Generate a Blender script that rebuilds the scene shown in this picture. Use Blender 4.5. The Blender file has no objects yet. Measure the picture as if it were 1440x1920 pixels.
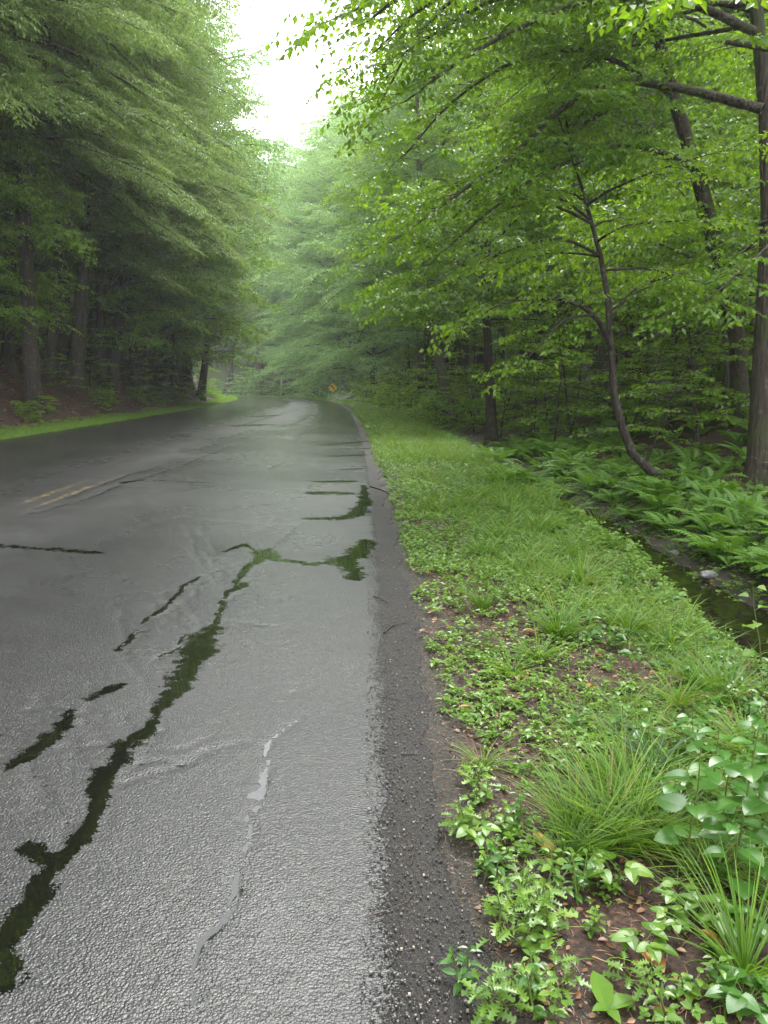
import bpy, math, random
import numpy as np
from mathutils import Vector, noise as mnoise
R = math.radians
scn = bpy.context.scene
col = scn.collection

# ------------------------------------------------------------------ camera, sky, sun, exposure
CAM_H, F, PITCH = 1.5, 1443.0, R(9.37)
cam = bpy.data.cameras.new('camera'); camo = bpy.data.objects.new('camera', cam); col.objects.link(camo)
cam.sensor_fit = 'VERTICAL'; cam.sensor_height = 24.0; cam.lens = F/1920*24.0
cam.clip_start = 0.05; cam.clip_end = 2000
camo.location = (0, 0, CAM_H); camo.rotation_euler = (R(90)-PITCH, 0, 0)
scn.camera = camo

SUN_EL, SUN_AZ = R(62), R(20)          # azimuth measured from +Y towards +X
w = bpy.data.worlds.new('World'); scn.world = w; w.use_nodes = True
nt = w.node_tree; bg = nt.nodes['Background']
sky = nt.nodes.new('ShaderNodeTexSky'); sky.sky_type = 'NISHITA'; sky.sun_disc = False
sky.sun_elevation = SUN_EL; sky.sun_rotation = SUN_AZ
sky.air_density = 1.0; sky.dust_density = 4.0
hs = nt.nodes.new('ShaderNodeHueSaturation'); hs.inputs['Saturation'].default_value = 0.12
mixw = nt.nodes.new('ShaderNodeMix'); mixw.data_type = 'RGBA'; mixw.inputs['Factor'].default_value = 0.7
mixw.inputs['B'].default_value = (7.4, 7.6, 7.8, 1)         # an even cloud deck over the clear sky
nt.links.new(sky.outputs['Color'], hs.inputs['Color'])
nt.links.new(hs.outputs['Color'], mixw.inputs['A'])
nt.links.new(mixw.outputs['Result'], bg.inputs['Color'])
bg.inputs['Strength'].default_value = 0.15

sl = bpy.data.lights.new('sun', 'SUN'); sl.energy = 1.0; sl.angle = R(25); sl.color = (1, .98, .94)
so = bpy.data.objects.new('sun', sl); col.objects.link(so)
sd = Vector((math.sin(SUN_AZ)*math.cos(SUN_EL), math.cos(SUN_AZ)*math.cos(SUN_EL), math.sin(SUN_EL)))
so.rotation_euler = sd.to_track_quat('Z', 'Y').to_euler(); so.location = (0, 0, 60)

scn.view_settings.view_transform = 'Standard'; scn.view_settings.look = 'None'
scn.view_settings.gamma = 1; scn.view_settings.use_curve_mapping = False
scn.view_settings.exposure = 2.3
cy = scn.cycles
cy.max_bounces = 6; cy.diffuse_bounces = 3; cy.glossy_bounces = 3; cy.transmission_bounces = 4
cy.transparent_max_bounces = 4; cy.volume_bounces = 1; cy.caustics_reflective = False; cy.caustics_refractive = False
cy.use_denoising = True; cy.sample_clamp_indirect = 6

# ------------------------------------------------------------------ helpers
rng = np.random.default_rng(11); rnd = random.Random(5)
A = np.array
UP = A([0., 0, 1])
def nrmz(v): return v/np.maximum(np.linalg.norm(v, axis=-1, keepdims=True), 1e-9)
ct, st = math.cos(PITCH), math.sin(PITCH)
def ray(px, py):
    u, v = (px-720)/F, (960-py)/F
    return A([u, ct+v*st, -st+v*ct])
def P(px, py, y):                       # the point that far down the road
    d = ray(px, py); return A([0, 0, CAM_H]) + d*(y/d[1])
def on_plane(px, py, z=0., slope=0.):   # z + slope*x
    d = ray(px, py); t = (z-CAM_H)/(d[2]-slope*d[0]); return A([0, 0, CAM_H])+d*t

_ctrl = A([(-4.05,-30),(-4.05,-8),(-4.1,0),(-4.25,8),(-4.75,21),(-5.4,33),(-6.2,45),(-7.3,57),(-9.4,72),(-13,86),(-19,96.5),(-28,103),(-40,106.5),(-60,108.5),(-110,110)], float)
def catmull(c, n=24):
    c = np.vstack([2*c[0]-c[1], c, 2*c[-1]-c[-2]]); out = []
    for i in range(1, len(c)-2):
        for t in np.linspace(0, 1, n, endpoint=False):
            p0, p1, p2, p3 = c[i-1], c[i], c[i+1], c[i+2]
            out.append(.5*((2*p1)+(-p0+p2)*t+(2*p0-5*p1+4*p2-p3)*t*t+(-p0+3*p1-3*p2+p3)*t**3))
    out.append(c[-2]); return A(out)
CL = catmull(_ctrl)
_seg = np.linalg.norm(np.diff(CL, axis=0), axis=1); CS = np.concatenate([[0], np.cumsum(_seg)])
S0 = float(np.interp(0, CL[:240,1], CS[:240]))           # arc length at the camera
CT = nrmz(np.gradient(CL, axis=0)); CN = np.stack([CT[:,1], -CT[:,0]], 1)   # right-hand normal
def curve(s):                                            # s from the camera on
    s = np.asarray(s)+S0
    p = np.stack([np.interp(s, CS, CL[:,0]), np.interp(s, CS, CL[:,1])], -1)
    n = nrmz(np.stack([np.interp(s, CS, CN[:,0]), np.interp(s, CS, CN[:,1])], -1)); return p, n
def lateral(x, y):                                       # signed distance right of the centre line, arc length
    x = np.atleast_1d(np.asarray(x, float)); y = np.atleast_1d(np.asarray(y, float))
    sh = x.shape; q = np.stack([x.ravel(), y.ravel()], 1); D = np.empty(len(q)); S = np.empty(len(q))
    for i in range(0, len(q), 20000):
        c = q[i:i+20000]
        k = ((c[:,None,:]-CL[None])**2).sum(-1).argmin(1)
        v = c-CL[k]; D[i:i+20000] = (v*CN[k]).sum(1); S[i:i+20000] = CS[k]-S0+(v*CT[k]).sum(1)
        far = np.abs((v*CN[k]).sum(1)) < np.linalg.norm(v, axis=1)*.7
        D[i:i+20000][far] = np.sign(D[i:i+20000][far]+1e-9)*np.linalg.norm(v, axis=1)[far]
    return D.reshape(sh), S.reshape(sh)
HW = 4.3; SLOPE = .03
def vnoise(x, y, sc, seed=0):                            # cheap smooth value noise, vectorised
    x = x*sc+seed*17.3; y = y*sc+seed*9.1
    xi = np.floor(x).astype(np.int64); yi = np.floor(y).astype(np.int64); fx = x-xi; fy = y-yi
    fx = fx*fx*(3-2*fx); fy = fy*fy*(3-2*fy)
    def h(a, b):
        n = (a*374761393+b*668265263+seed*974711) & 0x7fffffff
        n = ((n ^ (n >> 13))*1274126177) & 0x7fffffff
        return ((n ^ (n >> 16)) & 0xffff)/65535.
    return (h(xi,yi)*(1-fx)+h(xi+1,yi)*fx)*(1-fy)+(h(xi,yi+1)*(1-fx)+h(xi+1,yi+1)*fx)*fy
_rz = A([(-400,.0),(-.5,.0)])
def terr(x, y):
    D, S = lateral(x, y); x = np.asarray(x, float).reshape(D.shape); y = np.asarray(y, float).reshape(D.shape)
    r = D-HW
    wob = (vnoise(S, S*0, .23, 3)-.5)*.7+((vnoise(S, S*0, .8, 6)-.5)*.45+(vnoise(S, D, 2.6, 9)-.5)*.22)*np.clip((r-1.7)*2, 0, 1)
    rr = r+wob*np.clip((r-.8)/1.5, 0, 1)
    zr = np.interp(rr, [0,.3,1.2,2.2,2.6,2.8,3.3,3.55,3.95,4.5,6.5,10,16,30,60,120], [-.012,-.02,-.03,-.1,-.42,-.78,-.75,-.58,-.47,-.26,-.2,.95,3.6,11,26,52])
    l = -D-HW
    zl = HW*2*SLOPE+np.interp(l, [0,.9,1.3,3.2,7,14,30,70], [-.012,.03,.12,1.5,4.6,8.5,16,34])
    z = np.where(D > 0, zr, zl)
    off = np.maximum(r, l)
    z = z+np.clip((off-.2)*.6, 0, 1)*((vnoise(x,y,.35,1)-.5)*.35+(vnoise(x,y,1.3,2)-.5)*.13)*np.where(D>0,np.clip((r-.3)*.35,.12,1),1)
    z = z+np.clip(off-.05, 0, 1)*(vnoise(x,y,4.,5)-.5)*.05
    road = HW*SLOPE-D*SLOPE-.07
    return np.where(off < np.where(D > 0, -.02, -.3), road, np.where((D < 0) & (off < 0), HW*SLOPE-D*SLOPE-.02, z))
def tz(x, y): return float(terr(A([x]), A([y]))[0])
def G(px, py):                                           # where a pixel's ray meets the ground
    d = ray(px, py); o = A([0, 0, CAM_H]); t = 1.0
    prev = t
    while t < 200:
        p = o+d*t
        if p[2] < tz(p[0], p[1]):
            lo, hi = prev, t
            for _ in range(14):
                m = (lo+hi)/2; q = o+d*m
                if q[2] < tz(q[0], q[1]): hi = m
                else: lo = m
            return o+d*hi
        prev = t; t *= 1.06
    return o+d*t

# ---- meshes
def mesh_data(name, V, Q, mat, face_rnd=None, smooth=False, vattr=None):
    V = np.asarray(V, np.float32); Q = np.asarray(Q, np.int32)
    me = bpy.data.meshes.new(name); me.vertices.add(len(V)); me.vertices.foreach_set('co', V.ravel())
    k = Q.shape[1]
    me.loops.add(Q.size); me.loops.foreach_set('vertex_index', Q.ravel())
    me.polygons.add(len(Q)); me.polygons.foreach_set('loop_start', np.arange(0, Q.size, k, dtype=np.int32))
    me.polygons.foreach_set('use_smooth', np.full(len(Q), smooth))
    if face_rnd is not None:
        a = me.attributes.new('rnd', 'FLOAT', 'FACE'); a.data.foreach_set('value', np.asarray(face_rnd, np.float32))
    for n, d in (vattr or {}).items():
        a = me.attributes.new(n, 'FLOAT', 'POINT'); a.data.foreach_set('value', np.asarray(d, np.float32))
    me.update(calc_edges=True); me.validate()
    if mat: me.materials.append(mat)
    return me
def link(name, me, parent=None, loc=None):
    o = bpy.data.objects.new(name, me); col.objects.link(o)
    if parent is not None: o.parent = parent
    if loc is not None: o.location = loc
    return o
def tag(o, label=None, cat=None, group=None, kind=None):
    if label: o['label'] = label
    if cat: o['category'] = cat
    if group: o['group'] = group
    if kind: o['kind'] = kind
    return o
def empty(name, loc, label, cat, group=None, rz=0., sc=1.):
    o = bpy.data.objects.new(name, None); col.objects.link(o); o.location = [float(c) for c in loc]
    o.rotation_euler = (0, 0, rz); o.scale = (sc, sc, sc); o.empty_display_size = .2
    return tag(o, label, cat, group)
def copy_thing(root, loc, rz=0., sc=1., label=None, group=None, tilt=(0,0)):
    c = root.copy(); col.objects.link(c); c.location = [float(k) for k in loc]; c.rotation_euler = (tilt[0], tilt[1], rz); c.scale = (sc,)*3
    if label: c['label'] = label
    if group: c['group'] = group
    for ch in root.children:
        k = ch.copy(); col.objects.link(k); k.parent = c
        for g in ch.children:
            m = g.copy(); col.objects.link(m); m.parent = k
    return c

class Geo:                                               # collects quads
    def __init__(s): s.V = []; s.Q = []; s.R = []; s.n = 0
    def add(s, V, Q, r=None):
        V = np.asarray(V); Q = np.asarray(Q); s.V.append(V); s.Q.append(Q+s.n); s.n += len(V)
        s.R.append(np.full(len(Q), rng.random()) if r is None else np.broadcast_to(r, (len(Q),)))
    def data(s, name, mat, smooth=False, origin=None):
        V = np.vstack(s.V)
        if origin is not None: V = V-np.asarray(origin)
        return mesh_data(name, V, np.vstack(s.Q), mat, np.concatenate(s.R), smooth)
def tube(g, pts, rad, n=6, r=None, bumpy=0.):
    pts = np.asarray(pts, float); m = len(pts); rad = np.broadcast_to(np.asarray(rad, float), (m,))
    t = nrmz(np.gradient(pts, axis=0)); ref = np.where(np.abs(t[:, 2:3]) > .85, A([[1., 0, 0]]), UP[None])
    if np.abs(t[:,2]).mean() > .6: ref = np.broadcast_to(A([1., 0, 0]), (m, 3))
    elif np.abs(t[:,2]).max() < .97: ref = np.broadcast_to(UP, (m, 3))
    a = nrmz(np.cross(t, ref)); b = np.cross(t, a)
    th = np.linspace(0, 2*math.pi, n, endpoint=False)
    rr = rad[:, None]*(1+bumpy*(rng.random((m, n))-.5))
    V = pts[:, None]+rr[..., None]*(np.cos(th)[None, :, None]*a[:, None]+np.sin(th)[None, :, None]*b[:, None])
    i = np.arange(m-1)[:, None]*n; j = np.arange(n)[None]; j2 = (j+1) % n
    Q = np.stack([i+j, i+j2, i+n+j2, i+n+j], -1).reshape(-1, 4)
    g.add(V.reshape(-1, 3), Q, r)
def strip_template(a, hw, droop=.15, fold=.1, curl=0.):
    a = A(a, ); hw = A(hw); V = []; Q = []
    for k, (x, h) in enumerate(zip(a, hw)):
        z = -droop*x*x
        V += [(x, -h, z, fold*h*2), (x, 0, z, 0), (x, h, z, fold*h*2)]
    for k in range(len(a)-1):
        o = k*3; Q += [(o, o+1, o+4, o+3), (o+1, o+2, o+5, o+4)]
    return A(V), A(Q)
T_KITE = (A([(0,0,0,0),(.45,.5,0,.07),(1,0,-.16,0),(.45,-.5,0,.07)]), A([(0,3,2,1)]))
T_OVATE = strip_template([0,.18,.5,.8,1], [.03,.36,.5,.27,.01], .22, .25)
T_HEX = strip_template([0,.35,.75,1], [.03,.5,.36,.01], .18, .2)
T_BLADE = strip_template([0,.25,.5,.75,1], [.5,.5,.42,.28,.02], .75, .5)
_a = []; _h = []
for k in range(9):
    x = .06+k*.1; e = .56*math.sin(math.pi*min(1, (.10+x*.93)**.72))**.6
    _a += [x, x+.05]; _h += [e*1.08, e*.84]
T_TOOTH = strip_template([0]+_a+[1.03], [.12]+_h+[.005], .22, .08)
_a = []; _h = []
for k in range(4):
    x = .14+k*.21; e = .52*(1-k*.17)
    _a += [x, x+.09, x+.15]; _h += [.13, e, .17]
T_LACE = strip_template([0]+_a, [.03]+_h, .2, .2)
def place(g, T, base, d, n, L, Wd, r=None):
    V, Q = T; base = np.asarray(base); N = len(base)
    if N == 0: return
    d = nrmz(np.asarray(d, float)); s = nrmz(np.cross(np.asarray(n, float), d)); n = np.cross(d, s)
    L = np.broadcast_to(np.asarray(L, float), (N,))[:, None, None]; Wd = np.broadcast_to(np.asarray(Wd, float), (N,))[:, None, None]
    X = base[:, None]+L*V[None, :, 0:1]*d[:, None]+Wd*V[None, :, 1:2]*s[:, None]+(L*V[None, :, 2:3]+Wd*V[None, :, 3:4])*n[:, None]
    QQ = (Q[None]+(np.arange(N)*len(V))[:, None, None]).reshape(-1, 4)
    rr = rng.random(N) if r is None else np.broadcast_to(np.asarray(r, float), (N,))
    g.add(X.reshape(-1, 3), QQ, np.repeat(rr, len(Q)))

# ------------------------------------------------------------------ materials
def mat(name):
    m = bpy.data.materials.new(name); m.use_nodes = True; t = m.node_tree
    return m, t, t.nodes['Principled BSDF'], t.nodes['Material Output']
def N(t, kind, **kw):
    n = t.nodes.new('ShaderNode'+kind)
    for k, v in kw.items():
        if k in n.inputs: n.inputs[k].default_value = v
        else: setattr(n, k, v)
    return n
def ramp(t, fac, stops):
    r = N(t, 'ValToRGB'); e = r.color_ramp.elements
    while len(e) < len(stops): e.new(.5)
    for k, (p, c) in enumerate(stops): e[k].position = p; e[k].color = (*c, 1) if len(c) == 3 else c
    t.links.new(fac, r.inputs['Fac']); return r.outputs['Color']
def math_(t, op, a, b=None, c=None, clamp=False):
    n = N(t, 'Math', operation=op, use_clamp=clamp)
    for i, x in enumerate((a, b, c)):
        if x is None: continue
        if isinstance(x, (int, float)): n.inputs[i].default_value = x
        else: t.links.new(x, n.inputs[i])
    return n.outputs[0]
def mixc(t, fac, a, b):
    n = N(t, 'Mix', data_type='RGBA')
    for s, x in (('Factor', fac), ('A', a), ('B', b)):
        if isinstance(x, (int, float)): n.inputs[s].default_value = x
        elif isinstance(x, tuple): n.inputs[s].default_value = (*x, 1)
        else: t.links.new(x, n.inputs[s])
    return n.outputs['Result']
def attr(t, name): return N(t, 'Attribute', attribute_name=name).outputs['Fac']
def wpos(t): return N(t, 'NewGeometry').outputs['Position']
def tex(t, kind, scale, vec=None, detail=3, **kw):
    n = N(t, 'Tex'+kind, Scale=scale, **kw)
    if kind == 'Noise': n.inputs['Detail'].default_value = detail
    if vec is not None: t.links.new(vec, n.inputs['Vector'])
    return n
def smooth(t, v, lo, hi):
    n = N(t, 'MapRange', interpolation_type='SMOOTHSTEP'); n.inputs['From Min'].default_value = lo; n.inputs['From Max'].default_value = hi
    t.links.new(v, n.inputs['Value']); return n.outputs['Result']
def leaf_mat(name, c0, c1, c2, trans=.4, rough=.4, tcol=1.6, spec=.5):
    m, t, b, out = mat(name)
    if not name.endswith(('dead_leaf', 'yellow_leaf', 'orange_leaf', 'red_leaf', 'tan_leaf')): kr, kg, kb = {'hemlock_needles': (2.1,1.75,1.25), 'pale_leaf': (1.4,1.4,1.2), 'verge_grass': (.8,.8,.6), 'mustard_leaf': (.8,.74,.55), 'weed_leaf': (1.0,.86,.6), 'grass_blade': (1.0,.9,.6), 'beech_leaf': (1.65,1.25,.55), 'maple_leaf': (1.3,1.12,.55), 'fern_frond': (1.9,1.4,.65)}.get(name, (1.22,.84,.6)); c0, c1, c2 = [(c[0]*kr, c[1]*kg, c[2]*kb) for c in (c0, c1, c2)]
    oi = N(t, 'ObjectInfo').outputs['Random']
    r = math_(t, 'ADD', math_(t, 'MULTIPLY', attr(t, 'rnd'), .72), math_(t, 'MULTIPLY', oi, .28))
    c = ramp(t, r, [(0, c0), (.55, c1), (1, c2)] if name != 'grass_blade' else [(0, c0), (.5, c1), (.84, c2), (.9, (.24,.19,.08))])
    t.links.new(c, b.inputs['Base Color']); b.inputs['Roughness'].default_value = rough
    b.inputs['Specular IOR Level'].default_value = spec
    tr = N(t, 'BsdfTranslucent')
    hsv = N(t, 'HueSaturation', Hue=.485, Saturation=1.05, Value=tcol); t.links.new(c, hsv.inputs['Color'])
    t.links.new(hsv.outputs['Color'], tr.inputs['Color'])
    mx = N(t, 'MixShader'); mx.inputs[0].default_value = trans
    t.links.new(b.outputs[0], mx.inputs[1]); t.links.new(tr.outputs[0], mx.inputs[2]); t.links.new(mx.outputs[0], out.inputs['Surface'])
    return m
M = {}
M['beech'] = leaf_mat('beech_leaf', (.028,.085,.014), (.055,.15,.022), (.10,.22,.032), .52, .35, 2.0)
M['maple'] = leaf_mat('maple_leaf', (.045,.115,.018), (.085,.19,.028), (.14,.26,.04), .52, .35, 2.0)
M['hemlock'] = leaf_mat('hemlock_needles', (.030,.062,.022), (.050,.100,.034), (.085,.150,.045), .42, .5, 1.9)
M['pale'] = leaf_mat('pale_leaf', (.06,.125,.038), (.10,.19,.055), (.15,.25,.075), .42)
M['fern'] = leaf_mat('fern_frond', (.03,.10,.022), (.05,.15,.03), (.075,.20,.04), .4, .5)
M['weed'] = leaf_mat('weed_leaf', (.06,.15,.022), (.10,.23,.035), (.17,.31,.055), .35, .35)
M['mustard'] = leaf_mat('mustard_leaf', (.05,.15,.03), (.07,.20,.04), (.10,.25,.05), .35, .3)
M['grass'] = leaf_mat('grass_blade', (.05,.13,.02), (.09,.21,.03), (.17,.30,.05), .35, .4)
M['verge'] = leaf_mat('verge_grass', (.09,.20,.02), (.14,.29,.03), (.20,.36,.05), .35, .5)
M['dark_grass'] = leaf_mat('sedge_blade', (.02,.08,.03), (.03,.11,.04), (.05,.15,.05), .3, .35)
M['brown'] = leaf_mat('dead_leaf', (.075,.032,.016), (.18,.085,.04), (.34,.20,.10), .1, .4, 1.1)
M['yellow'] = leaf_mat('yellow_leaf', (.36,.22,.04), (.42,.28,.07), (.45,.32,.10), .2, .35, 1.1)
M['orange'] = leaf_mat('orange_leaf', (.26,.10,.025), (.30,.13,.035), (.36,.17,.05), .2, .4, 1.1)
M['redleaf'] = leaf_mat('red_leaf', (.09,.025,.02), (.11,.03,.024), (.12,.035,.028), .1, .35, 1.1)
M['tan'] = leaf_mat('tan_leaf', (.35,.20,.09), (.42,.26,.13), (.5,.33,.18), .2, .4, 1.1)

def bark(name, c0, c1, moss=None, scale=1.):
    m, t, b, out = mat(name)
    mp = N(t, 'Mapping'); mp.inputs['Scale'].default_value = (14*scale, 14*scale, 2.6*scale); t.links.new(wpos(t), mp.inputs['Vector'])
    n = tex(t, 'Noise', 1.6, mp.outputs[0], 6).outputs['Fac']
    n2 = tex(t, 'Noise', 2.2, wpos(t), 4).outputs['Fac']
    c = ramp(t, n, [(.3, c0), (.7, c1)])
    lich = smooth(t, tex(t, 'Noise', 9, wpos(t), 4).outputs['Fac'], .58, .66)
    c = mixc(t, math_(t, 'MULTIPLY', lich, .4), c, (.13,.13,.10))
    if moss: c = mixc(t, math_(t, 'MULTIPLY', smooth(t, n2, .45, .62), .75), c, moss)
    t.links.new(c, b.inputs['Base Color']); b.inputs['Roughness'].default_value = .75; b.inputs['Specular IOR Level'].default_value = .3
    bp = N(t, 'Bump', Strength=1., Distance=.06); t.links.new(n, bp.inputs['Height']); t.links.new(bp.outputs[0], b.inputs['Normal'])
    return m
M['bark'] = bark('wet_bark', (.016,.012,.009), (.062,.047,.033), (.035,.042,.014))
M['bark_dark'] = bark('dark_wet_bark', (.014,.011,.009), (.05,.038,.03))
M['bark_grey'] = bark('grey_bark', (.05,.045,.036), (.14,.125,.10), (.06,.075,.03))
M['stem'] = leaf_mat('green_stem', (.05,.12,.03), (.07,.15,.04), (.09,.17,.05), .1, .45)
m, t, b, out = mat('twig_wood'); b.inputs['Base Color'].default_value = (.035,.022,.017,1); b.inputs['Roughness'].default_value = .5; M['twig'] = m
m, t, b, out = mat('bleached_wood'); b.inputs['Base Color'].default_value = (.42,.40,.36,1); b.inputs['Roughness'].default_value = .8; M['deadwood'] = m

# wet asphalt: aggregate bump, water films, cracks and the gravelled edge come from attributes of the road sheet
m, t, b, out = mat('wet_asphalt'); M['asphalt'] = m
pos = wpos(t)
vor = tex(t, 'Voronoi', 125, pos, feature='F1')
dist_ = tex(t, 'Noise', 100, pos, 3).outputs['Fac']
fine = tex(t, 'Noise', 230, pos, 2).outputs['Fac']
coarse = tex(t, 'Noise', 21, pos, 3).outputs['Fac']
agg = math_(t, 'ADD', math_(t, 'MULTIPLY', vor.outputs['Distance'], -.8), math_(t, 'ADD', math_(t, 'MULTIPLY', dist_, 1.1), math_(t, 'ADD', math_(t, 'MULTIPLY', fine, .4), math_(t, 'MULTIPLY', coarse, .9))))
big = tex(t, 'Noise', .55, pos, 4).outputs['Fac']; mid = tex(t, 'Noise', 3.2, pos, 4).outputs['Fac']
water, crack, gravel, gloss = (attr(t, k) for k in ('water', 'crack', 'gravel', 'gloss'))
wig = math_(t, 'SUBTRACT', tex(t, 'Noise', 34, pos, 4).outputs['Fac'], .5)
crack = smooth(t, math_(t, 'ADD', crack, math_(t, 'MULTIPLY', wig, .5)), .66, .86)
film = smooth(t, math_(t, 'ADD', attr(t, 'film'), math_(t, 'MULTIPLY', wig, .42)), .77, .83)
lev = math_(t, 'MULTIPLY', smooth(t, water, .0, .12), math_(t, 'ADD', water, math_(t, 'ADD', math_(t, 'MULTIPLY', math_(t, 'SUBTRACT', mid, .5), .9), math_(t, 'MULTIPLY', math_(t, 'SUBTRACT', tex(t, 'Noise', 16, pos, 6).outputs['Fac'], .5), 1.7))))
wm = smooth(t, math_(t, 'SUBTRACT', lev, math_(t, 'MULTIPLY', math_(t, 'SUBTRACT', agg, .95), .55)), .50, .60)
damp = math_(t, 'MULTIPLY', smooth(t, lev, .12, .6), .75)
wm = math_(t, 'MAXIMUM', wm, film)
gedge = math_(t, 'ADD', gravel, math_(t, 'ADD', math_(t, 'MULTIPLY', math_(t, 'SUBTRACT', mid, .5), .5), math_(t, 'MULTIPLY', math_(t, 'SUBTRACT', dist_, .5), 1.1)))
gm = smooth(t, gedge, .42, .58)
basec = ramp(t, fine, [(.3, (.008,.008,.0085)), (.6, (.022,.022,.0235)), (.72, (.07,.069,.068))])
sepc = N(t, 'SeparateColor'); t.links.new(vor.outputs['Color'], sepc.inputs[0])
basec = mixc(t, .6, basec, ramp(t, sepc.outputs[0], [(0, (.006,.006,.0065)), (.6, (.022,.022,.022)), (.88, (.04,.038,.036)), (1, (.10,.095,.085))]))
basec = mixc(t, math_(t, 'MULTIPLY', smooth(t, big, .4, .65), .5), basec, (.010,.010,.011))
gravc = ramp(t, tex(t, 'Noise', 150, pos, 3).outputs['Fac'], [(.35, (.006,.005,.0045)), (.6, (.024,.020,.017)), (.74, (.075,.064,.052))])
basec = mixc(t, gm, basec, gravc)
ylw = attr(t, 'paint'); pm = math_(t, 'MULTIPLY', smooth(t, math_(t, 'ADD', ylw, math_(t, 'MULTIPLY', math_(t, 'SUBTRACT', tex(t, 'Noise', 14, pos, 5).outputs['Fac'], .5), 2.2)), .55, 1.1), .5)
basec = mixc(t, pm, basec, (.30,.19,.05))
basec = mixc(t, math_(t, 'MULTIPLY', crack, .85, clamp=True), basec, (.006,.007,.005))
basec = mixc(t, math_(t, 'MULTIPLY', damp, .7), basec, (.006,.006,.005))
basec = mixc(t, wm, basec, (.004,.0042,.003))
t.links.new(basec, b.inputs['Base Color'])
rgh = math_(t, 'ADD', .10, math_(t, 'ADD', math_(t, 'MULTIPLY', mid, .12), math_(t, 'MULTIPLY', attr(t, 'track'), .26)))
rgh = math_(t, 'SUBTRACT', rgh, math_(t, 'MULTIPLY', gloss, .08))
rgh = math_(t, 'ADD', rgh, math_(t, 'MULTIPLY', gm, .3))
rg = N(t, 'Mix', data_type='FLOAT'); t.links.new(wm, rg.inputs['Factor']); t.links.new(rgh, rg.inputs['A']); rg.inputs['B'].default_value = .025
t.links.new(rg.outputs['Result'], b.inputs['Roughness'])
t.links.new(math_(t, 'MULTIPLY', .5, math_(t, 'SUBTRACT', 1., math_(t, 'MULTIPLY', crack, math_(t, 'SUBTRACT', .95, wm), clamp=True))), b.inputs['Specular IOR Level'])
bs = math_(t, 'MULTIPLY', math_(t, 'SUBTRACT', 1., math_(t, 'MAXIMUM', wm, math_(t, 'MULTIPLY', damp, .4))), math_(t, 'ADD', math_(t, 'SUBTRACT', .8, math_(t, 'MULTIPLY', gloss, .5)), math_(t, 'MULTIPLY', gm, .2)), clamp=True)
bp = N(t, 'Bump', Distance=.0027); t.links.new(bs, bp.inputs['Strength'])
hgt = math_(t, 'SUBTRACT', math_(t, 'MULTIPLY', agg, math_(t, 'ADD', 1., math_(t, 'MULTIPLY', gm, 3.5))), math_(t, 'MULTIPLY', math_(t, 'MULTIPLY', crack, .6), math_(t, 'SUBTRACT', 1., wm))); t.links.new(hgt, bp.inputs['Height'])
t.links.new(bp.outputs[0], b.inputs['Normal'])

# soil with needles and old leaves; mud by the stream
m, t, b, out = mat('forest_soil'); M['soil'] = m
pos = wpos(t)
n1 = tex(t, 'Noise', 60, pos, 5).outputs['Fac']; n2 = tex(t, 'Noise', 2.5, pos, 5).outputs['Fac']; n3 = tex(t, 'Noise', 240, pos, 2).outputs['Fac']
c = ramp(t, n1, [(.3, (.010,.006,.004)), (.5, (.034,.017,.010)), (.66, (.075,.038,.022)), (.8, (.16,.10,.065))])
c = mixc(t, math_(t, 'MULTIPLY', smooth(t, n2, .4, .65), .6), c, (.020,.011,.007))
mud = attr(t, 'mud'); c = mixc(t, mud, c, ramp(t, n1, [(.3, (.016,.014,.010)), (.7, (.055,.047,.036))]))
gr = attr(t, 'green'); c = mixc(t, math_(t, 'MULTIPLY', gr, .8), c, ramp(t, n3, [(.3, (.03,.06,.012)), (.7, (.08,.13,.03))]))
t.links.new(c, b.inputs['Base Color']); b.inputs['Roughness'].default_value = .6; b.inputs['Specular IOR Level'].default_value = .35
bp = N(t, 'Bump', Strength=.8, Distance=.02); t.links.new(math_(t, 'ADD', n1, math_(t, 'MULTIPLY', n3, .3)), bp.inputs['Height']); t.links.new(bp.outputs[0], b.inputs['Normal'])

m, t, b, out = mat('stream_water'); M['water'] = m
pos = wpos(t)
b.inputs['Base Color'].default_value = (.009,.007,.004,1); b.inputs['Roughness'].default_value = .05
nz = tex(t, 'Noise', 7, pos, 2).outputs['Fac']; bp = N(t, 'Bump', Strength=.25, Distance=.02); t.links.new(nz, bp.inputs['Height']); t.links.new(bp.outputs[0], b.inputs['Normal'])
m, t, b, out = mat('stone'); M['stone'] = m
pos = wpos(t); c = ramp(t, tex(t, 'Noise', 9, pos, 6).outputs['Fac'], [(.3, (.045,.045,.042)), (.7, (.20,.20,.185))])
t.links.new(c, b.inputs['Base Color']); b.inputs['Roughness'].default_value = .7
bp = N(t, 'Bump', Strength=.6, Distance=.05); t.links.new(tex(t, 'Noise', 6, pos, 6).outputs['Fac'], bp.inputs['Height']); t.links.new(bp.outputs[0], b.inputs['Normal'])
def plain(name, c, rough=.5, metal=0.):
    m, t, b, out = mat(name); b.inputs['Base Color'].default_value = (*c, 1); b.inputs['Roughness'].default_value = rough; b.inputs['Metallic'].default_value = metal; return m
M['sign_yellow'] = plain('sign_yellow', (.80,.52,.03), .4); M['sign_black'] = plain('sign_black', (.012,.012,.012), .4)
M['steel'] = plain('galvanised_steel', (.35,.36,.37), .45, .8); M['white_paint'] = plain('weathered_white_paint', (.36,.32,.26), .7)
M['pebble'] = plain('pale_pebble', (.42,.38,.31), .5)

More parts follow.
